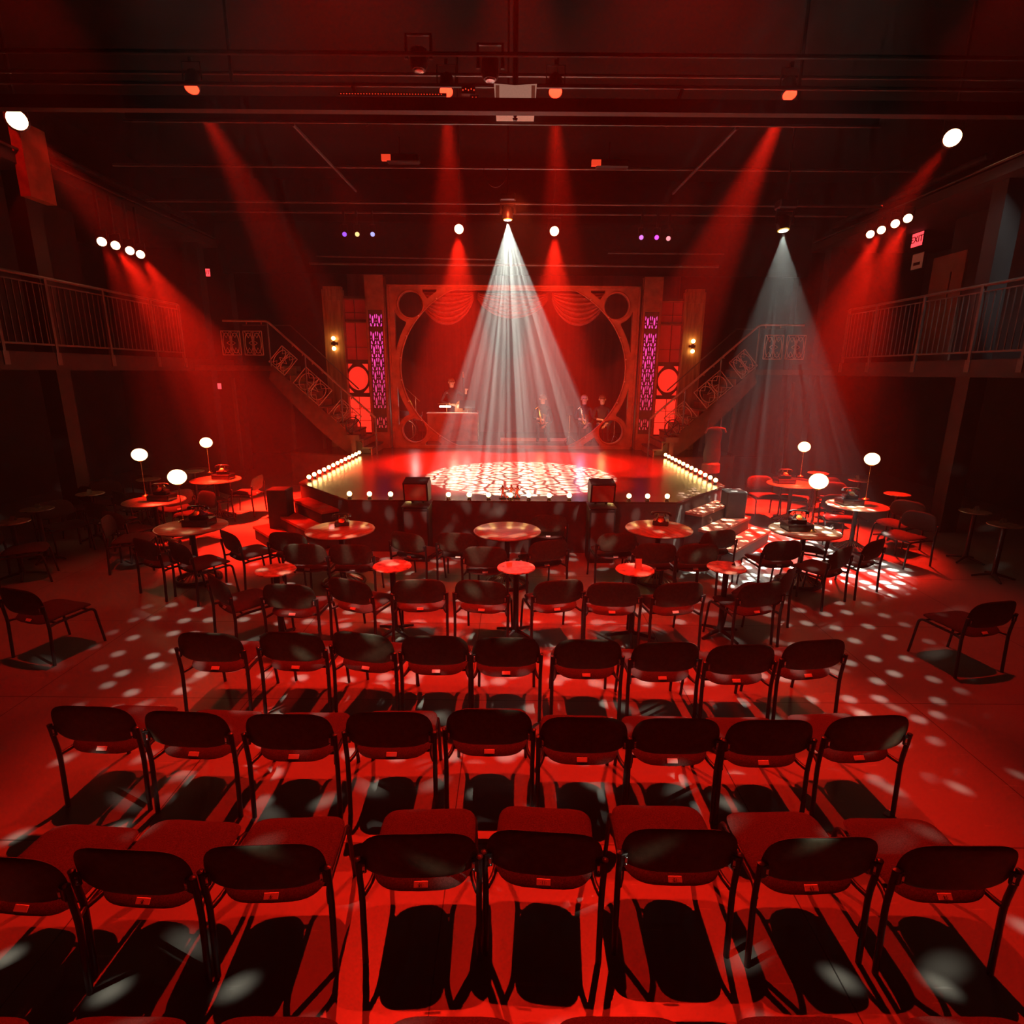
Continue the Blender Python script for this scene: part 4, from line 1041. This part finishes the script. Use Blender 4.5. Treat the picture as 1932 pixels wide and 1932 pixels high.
# high side lights
for px, py, X, nm, aim, e, dg in ((32, 226, -7.1, 'left', (-3.0, 11.5, 0), 5000, 30), (1797, 260, 7.1, 'right', (3.4, 12.0, 0), 7000, 26)):
    p = at(px, py, X=X)
    fixture(p, (0, 0, 2.7), 'large bright red stage light high on the %s gallery' % nm, 'hotlens', .13, hang=8.4)
    spot('red_gallery_light', p + Vector((-.1 * X / 7, -.05, -.12)), aim, e, RED, dg, .5, .08)
# groups of four
for pts, X, nm, aimx in ((((192, 456), (218, 463), (245, 473), (265, 480)), -7.2, 'left', -4.2), (((1642, 442), (1663, 434), (1689, 422), (1713, 412)), 7.2, 'right', 4.8)):
    for i, (px, py) in enumerate(pts):
        p = at(px, py, X=X)
        fixture(p, (0, 0, 2.7), 'small bright red stage light below the %s gallery, %s of four' % (nm, ['first', 'second', 'third', 'last'][i] + ' from the left'), 'hotlens', .075, hang=5.74)
    c = at(*pts[2], X=X) ; 
    for k in (0, 2):
        c = at(*pts[k], X=X)
        spot('red_side_light', c + Vector((-X / 70, -.1, -.1)), (aimx * 1.1, 9.0, 0), 4500, RED, 31, .7, .06)
    for k in (1, 3):
        c = at(*pts[k], X=X)
        spot('red_side_light', c + Vector((-X / 70, -.1, -.1)), (aimx, c.y - (.2 if X < 0 else 1.0), 0), 18000 if X < 0 else 14000, RED, 34, .45, .06)
# two centre reds facing the camera
for px, py, nm, s in ((866, 432, 'left', -1), (1046, 436, 'right', 1)):
    p = at(px, py, Y=11.9)
    fixture(p, (p.x, 6, 2.6), 'bright red stage light facing the hall, just %s of the white spotlight' % nm, 'hotlens', .09, hang=8.4)
    spot('red_centre_light', p + Vector((0, -.1, -.12)), (p.x * 1.15, 12.2, .8), 30000, RED, 46, .6, .06)
# white gobo spots
p = at(958, 414, Y=10.45)
def moving_head(p, aim, label):
    t = thing('moving_head_light', label, 'stage light', p)
    d = (Vector(aim) - Vector(p)).normalized(); m3 = d.to_track_quat('-Z', 'Y').to_matrix().to_4x4()
    m = MB(); m.T = m3; m.lathe([(.06, .2), (.09, .16), (.09, .04), (.08, .01), (.075, -.01)], (0, 0, 0), 18); m.build('head', M['metal'], t, True)
    m = MB(); m.T = m3; m.lathe([(.07, -.012), (.08, -.008), (.08, .0), (.07, .004)], (0, 0, 0), 18); m.build('head_ring', M['yellow'], t, True)
    m = MB(); m.T = m3; m.lathe([(.002, -.022), (.04, -.02), (.062, -.012), (.062, -.008)], (0, 0, 0), 18); m.build('lens', M['whitelens'], t, True)
    MB().tube([(-.12, 0, .08), (-.12, 0, .26), (.12, 0, .26), (.12, 0, .08)], .02, 8).build('yoke', M['metal'], t)
    MB().box((0, 0, .33), (.26, .2, .12), bev=.02).build('base', M['metal'], t)
    MB().tube([(0, 0, .38), (0, 0, 8.4 - p[2])], .016, 6).build('hanging_rod', M['black'], t)
moving_head(p, (0, 10.5, 0), 'white moving head spotlight beaming down on the centre of the stage')
spot('white_centre_spot', p + Vector((0, 0, -.06)), (.12, 10.5, .83), 42000, WHITE, 45, .1, .012, ('cells', 17, (.07, .15), .02, 26, .4, 1.7))
p = at(1478, 434, Y=8.9)
moving_head(p, (4.1, 8.0, 0), 'white moving head spotlight beaming down beside the right staircase')
spot('white_right_spot', p + Vector((0, 0, -.06)), (4.05, 8.4, 0), 8500, WHITE, 43, .25, .012, ('dots', 20, (.2, .34), .05, 30, 0, 2.6))
# front-of-house white lights above and behind the camera, dappling the rows
for s in (-1, 1):
    spot('white_hall_spot', (s * 6.8, -1.2, 5.4), (-s * .3, 4.6, 0), 2200, (1, .93, .72), 40, .3, .02, ('dots', 17, (.03, .14), 0))
    # overhead reds above the seating, outside the frame
    spot('red_overhead_light', (s * 1.7, 6.3, 7.3), (s * .5, 3.2, 0), 2800, RED, 50, .5, .03)
    spot('red_overhead_side', (s * 4.2, 5.5, 6.4), (s * 3.6, 6.4, 0), 700, RED, 60, .6, .05)
spot('red_front_fill', (0, 4.4, 5.7), (0, 7.4, 0), 1300, RED, 62, .6, .05)  # added unseen fill lamp, reddens the centre tables and floor
spot('white_front_gobo', (-2.4, 4.4, 6.3), (-1.2, 6.1, 0), 1500, (1, .93, .75), 58, .4, .02, ('dots', 17, (.12, .22), 0))
spot('white_front_gobo', (2.4, 4.4, 6.3), (1.4, 6.1, 0), 1500, (1, .93, .75), 58, .4, .02, ('dots', 17, (.12, .22), 0))
# stage wash and portal wash
spot('red_stage_wash', (-2.6, 8.6, 5.5), (0, 11.5, .8), 500, RED, 60, .7, .1)
spot('red_stage_wash', (2.6, 8.6, 5.5), (0, 11.5, .8), 500, RED, 60, .7, .1)
spot('amber_portal_wash', (0, 9.2, 5.3), (0, 14.6, 2.6), 1100, (1, .07, .02), 75, .6, .1)
spot('red_cyc_wash', (0, 16.6, 4.9), (0, 18.5, 2.6), 80, RED, 130, .8, .1)
spot('white_gallery_spot', (6.9, 6.6, 6.6), (8.75, 9.2, 4.8), 420, (.9, 1, .95), 60, .9, .25)
spot('red_post_spill_fill', (-7.0, 8.3, 6.35), (-7.45, 9.0, 5.9), 60, RED, 90, .8, .05)  # added lamp without fixture, imitates gallery light spilling on the post
def glow(px, py, Y, dx, e, c):
    p = at(px, py, Y=Y); l = bpy.data.lights.new('stand_lamp_light', 'POINT'); l.energy = e * .5; l.color = c; l.shadow_soft_size = .1
    o = bpy.data.objects.new('stand_lamp_light', l); COL.objects.link(o); o.location = p + Vector((dx, 0, .02))
glow(848, 762, 16.15, .1, 14, (1, .8, .55)); glow(880, 762, 16.0, 0, 10, (1, .85, .7)); glow(1020, 780, 15.8, 0, 5, (1, .8, .4))
glow(1098, 775, 15.75, 0, 8, (.6, .5, 1)); glow(1138, 785, 15.8, 0, 8, (1, .5, .15)); glow(780, 775, 15.9, 0, 8, (1, .8, .7))
# coloured small spots
for px, py, c, nm in ((650, 442, (.35, .1, 1), 'violet stage light, leftmost in the left cluster above the stage'), (674, 442, (1, .8, .3), 'pale yellow stage light, middle of the left cluster above the stage'), (703, 442, (.4, .45, 1), 'pale blue stage light, rightmost in the left cluster above the stage'),
                      (1210, 448, (.7, .2, .8), 'dim violet stage light, leftmost in the right cluster above the stage'), (1239, 448, (.8, .1, 1), 'magenta stage light, middle of the right cluster above the stage'), (1261, 450, (1, .35, .4), 'pink stage light, rightmost in the right cluster above the stage')):
    k = 'c%d' % px; M[k] = mat('lit_lens_%d' % px, c, .3, emit=c, es=1.2, noise=.02)
    p = at(px, py, Y=11.3); fixture(p, (0, 0, 2.7), nm, k, .042, None, 'small_spotlight', .2, hang=at(966, 403, Y=11.5).z)
# dim LED fixtures on the bridge, strips
for px, py, w, nm in ((884, 171, .16, 'dim LED lamp just left of the pale screen, upper'), (895, 187, .1, 'dim LED lamp just left of the pale screen, lower')):
    p = at(px, py, Y=7.5); t = thing('led_lamp', nm, 'stage light', p)
    MB().box((0, .02, 0), (w, .06, .07)).build('housing', M['metal'], t)
    m = MB()
    for k in range(5): m.ball((-w / 2 + w * (k + .5) / 5, -.015, .01 * (k % 2)), .008, 6, 5)
    m.build('diodes', M['dimred'], t)
p = at(700, 177, Y=7.5); t = thing('led_strip', 'long thin LED batten with a row of tiny lit dots on the bridge', 'stage light', p)
MB().box((.25, .02, 0), (1.25, .03, .03)).build('housing', M['metal'], t); m = MB()
for k in range(36): m.box((-.35 + 1.2 * k / 36, 0, 0), (.012, .008, .006))
m.build('diodes', M['dimred'], t)
for px, py, Y, w, nm in ((730, 300, 9.6, .14, 'small red lit stage light left of centre below the bridge'), (1124, 310, 9.6, .14, 'small red lit stage light right of centre below the bridge')):
    p = at(px, py, Y=Y); t = thing('profile_light', nm, 'stage light', p); MB().box((.25, 0, 0), (.5, .14, .12), bev=.02).build('housing', M['metal'], t); MB().box((0, -.05, 0), (w, .06, .08)).build('lens', M['dimred'], t); MB().tube([(.2, 0, .06), (.2, 0, .3)], .012, 6).build('clamp', M['pipe'], t)
p = at(347, 332, X=-6.9)
# hanging pale screen / speaker at the centre
a, b = at(932, 160, Y=7.2), at(1012, 211, Y=7.2)
t = thing('hanging_screen', 'pale square cloth fronted box hanging at the centre of the lighting bridge', 'projector', ((a.x + b.x) / 2, 7.2, b.z))
w = b.x - a.x; h = a.z - b.z
MB().add([(-w / 2, -.03, h), (0, -.03, h - .015), (w / 2, -.03, h), (w / 2 - .02, 0, 0), (0, 0, -.015), (-w / 2 + .02, 0, 0), (-w / 2, .25, h), (w / 2, .25, h), (w / 2 - .02, .25, 0), (-w / 2 + .02, .25, 0)],
         [(0, 5, 4, 1), (1, 4, 3, 2), (6, 7, 8, 9), (0, 1, 2, 7, 6), (3, 4, 5, 9, 8), (0, 6, 9, 5), (2, 3, 8, 7)]).build('screen_front', M['projector'], t)
MB().box((-w / 2 + .04, -.035, h / 2), (.04, .012, h - .04)).box((w / 2 - .04, -.035, h / 2), (.04, .012, h - .04)).build('side_frame', M['notice'], t)
MB().lathe([(.03, -.03), (.01, -.06), (.03, -.07), (.02, -.09)], (0, 0, 0), 12).build('knob', M['pipe'], t, True)
MB().tube([(0, .15, h), (0, .15, h + .9)], .03, 8).build('hanging_pole', M['black'], t)
# projector body above
for px, py, nm in ((790, 112, 'black moving light hanging unlit above the bridge, left of centre'), (925, 130, 'black moving light hanging unlit above the pale screen')):
    p = at(px, py, Y=6.9); t = thing('unlit_moving_head', nm, 'stage light', p)
    MB().lathe([(.05, .1), (.09, .08), (.09, -.06), (.07, -.1)], (0, 0, 0), 16).build('head', M['metal'], t, True)
    MB().tube([(-.13, 0, 0), (-.13, 0, .22), (.13, 0, .22), (.13, 0, 0)], .02, 8).build('yoke', M['metal'], t)
    MB().lathe([(.002, -.12), (.05, -.115), (.06, -.1)], (0, 0, 0), 14).build('lens', M['chrome'], t, True)
# hanging cable loop
pts = [at(935 + 22 * math.cos(a), 318 + 35 * math.sin(a), Y=9.5) for a in [PI * i / 14 for i in range(15)]]
pipe('hanging_cable', pts, .008, 'thin cable hanging in a loop from the ceiling pipe at centre', 'cable')
# exit signs and notices
def sign(p, rz, w, h, label, txt, m_, cat='sign', name='exit_sign'):
    t = thing(name, label, cat, p, rz)
    MB().box((0, .02, 0), (w, .04, h), bev=.008).build('housing', M['metal'], t)
    MB().box((0, -.004, 0), (w * .94, .008, h * .9)).build('face', M[m_], t)
    if txt: text_mesh(txt, h * .62, M['ink'], 'lettering', t, Matrix.Translation((0, -.012, 0)) @ Matrix.Rotation(PI / 2, 4, 'X'))
    return t
p = at(383, 513, Y=15.4); sign((p.x, 15.5, p.z), 0, .27, .2, 'red lit EXIT sign high on the left beyond the balcony', 'EXIT', 'exit')
p = at(1731, 452, X=8.70); sign((8.70, p.y, p.z), R(-90), .36, .3, 'red lit EXIT sign on the right balcony wall', 'EXIT', 'exit')
p = at(1731, 493, X=8.70); t = sign((8.70, p.y, p.z), R(-90), .36, .34, 'pale framed notice with a dark panel below the right exit sign', None, 'notice', 'sign', 'notice_board')
MB().box((0, -.012, -.05), (.2, .006, .06)).build('dark_panel', M['ink'], t)
p = at(406, 729, Y=14.8); sign((p.x, 15.0, p.z), 0, .12, .16, 'small red lit sign low on the left near the staircase', None, 'exit', 'sign', 'small_lit_sign')
p = at(345, 328, Y=13); 

# ------------------------------------------------------------------ haze: air of the hall
# ------------------------------------------------------------------ world and colour
w = bpy.data.worlds.new('world'); sc.world = w; w.use_nodes = True
w.node_tree.nodes['Background'].inputs[0].default_value = (.02, .0, .0, 1); w.node_tree.nodes['Background'].inputs[1].default_value = 0
vsn = w.node_tree.nodes.new('ShaderNodeVolumeScatter'); vsn.inputs['Density'].default_value = .0055; vsn.inputs['Anisotropy'].default_value = .1
w.node_tree.links.new(vsn.outputs[0], w.node_tree.nodes['World Output'].inputs['Volume'])
sc.view_settings.view_transform = 'Standard'; sc.view_settings.look = 'None'; sc.view_settings.gamma = 1; sc.view_settings.use_curve_mapping = False
sc.view_settings.exposure = 0
cy = sc.cycles
cy.max_bounces = 3; cy.diffuse_bounces = 1; cy.glossy_bounces = 2; cy.volume_bounces = 0; cy.transmission_bounces = 2; cy.transparent_max_bounces = 4
cy.use_denoising = True; cy.sample_clamp_indirect = 4; cy.caustics_reflective = False; cy.caustics_refractive = False
cy.use_light_tree = True
cy.use_adaptive_sampling = True; cy.adaptive_threshold = .04; cy.adaptive_min_samples = 16
cy.time_limit = 1050
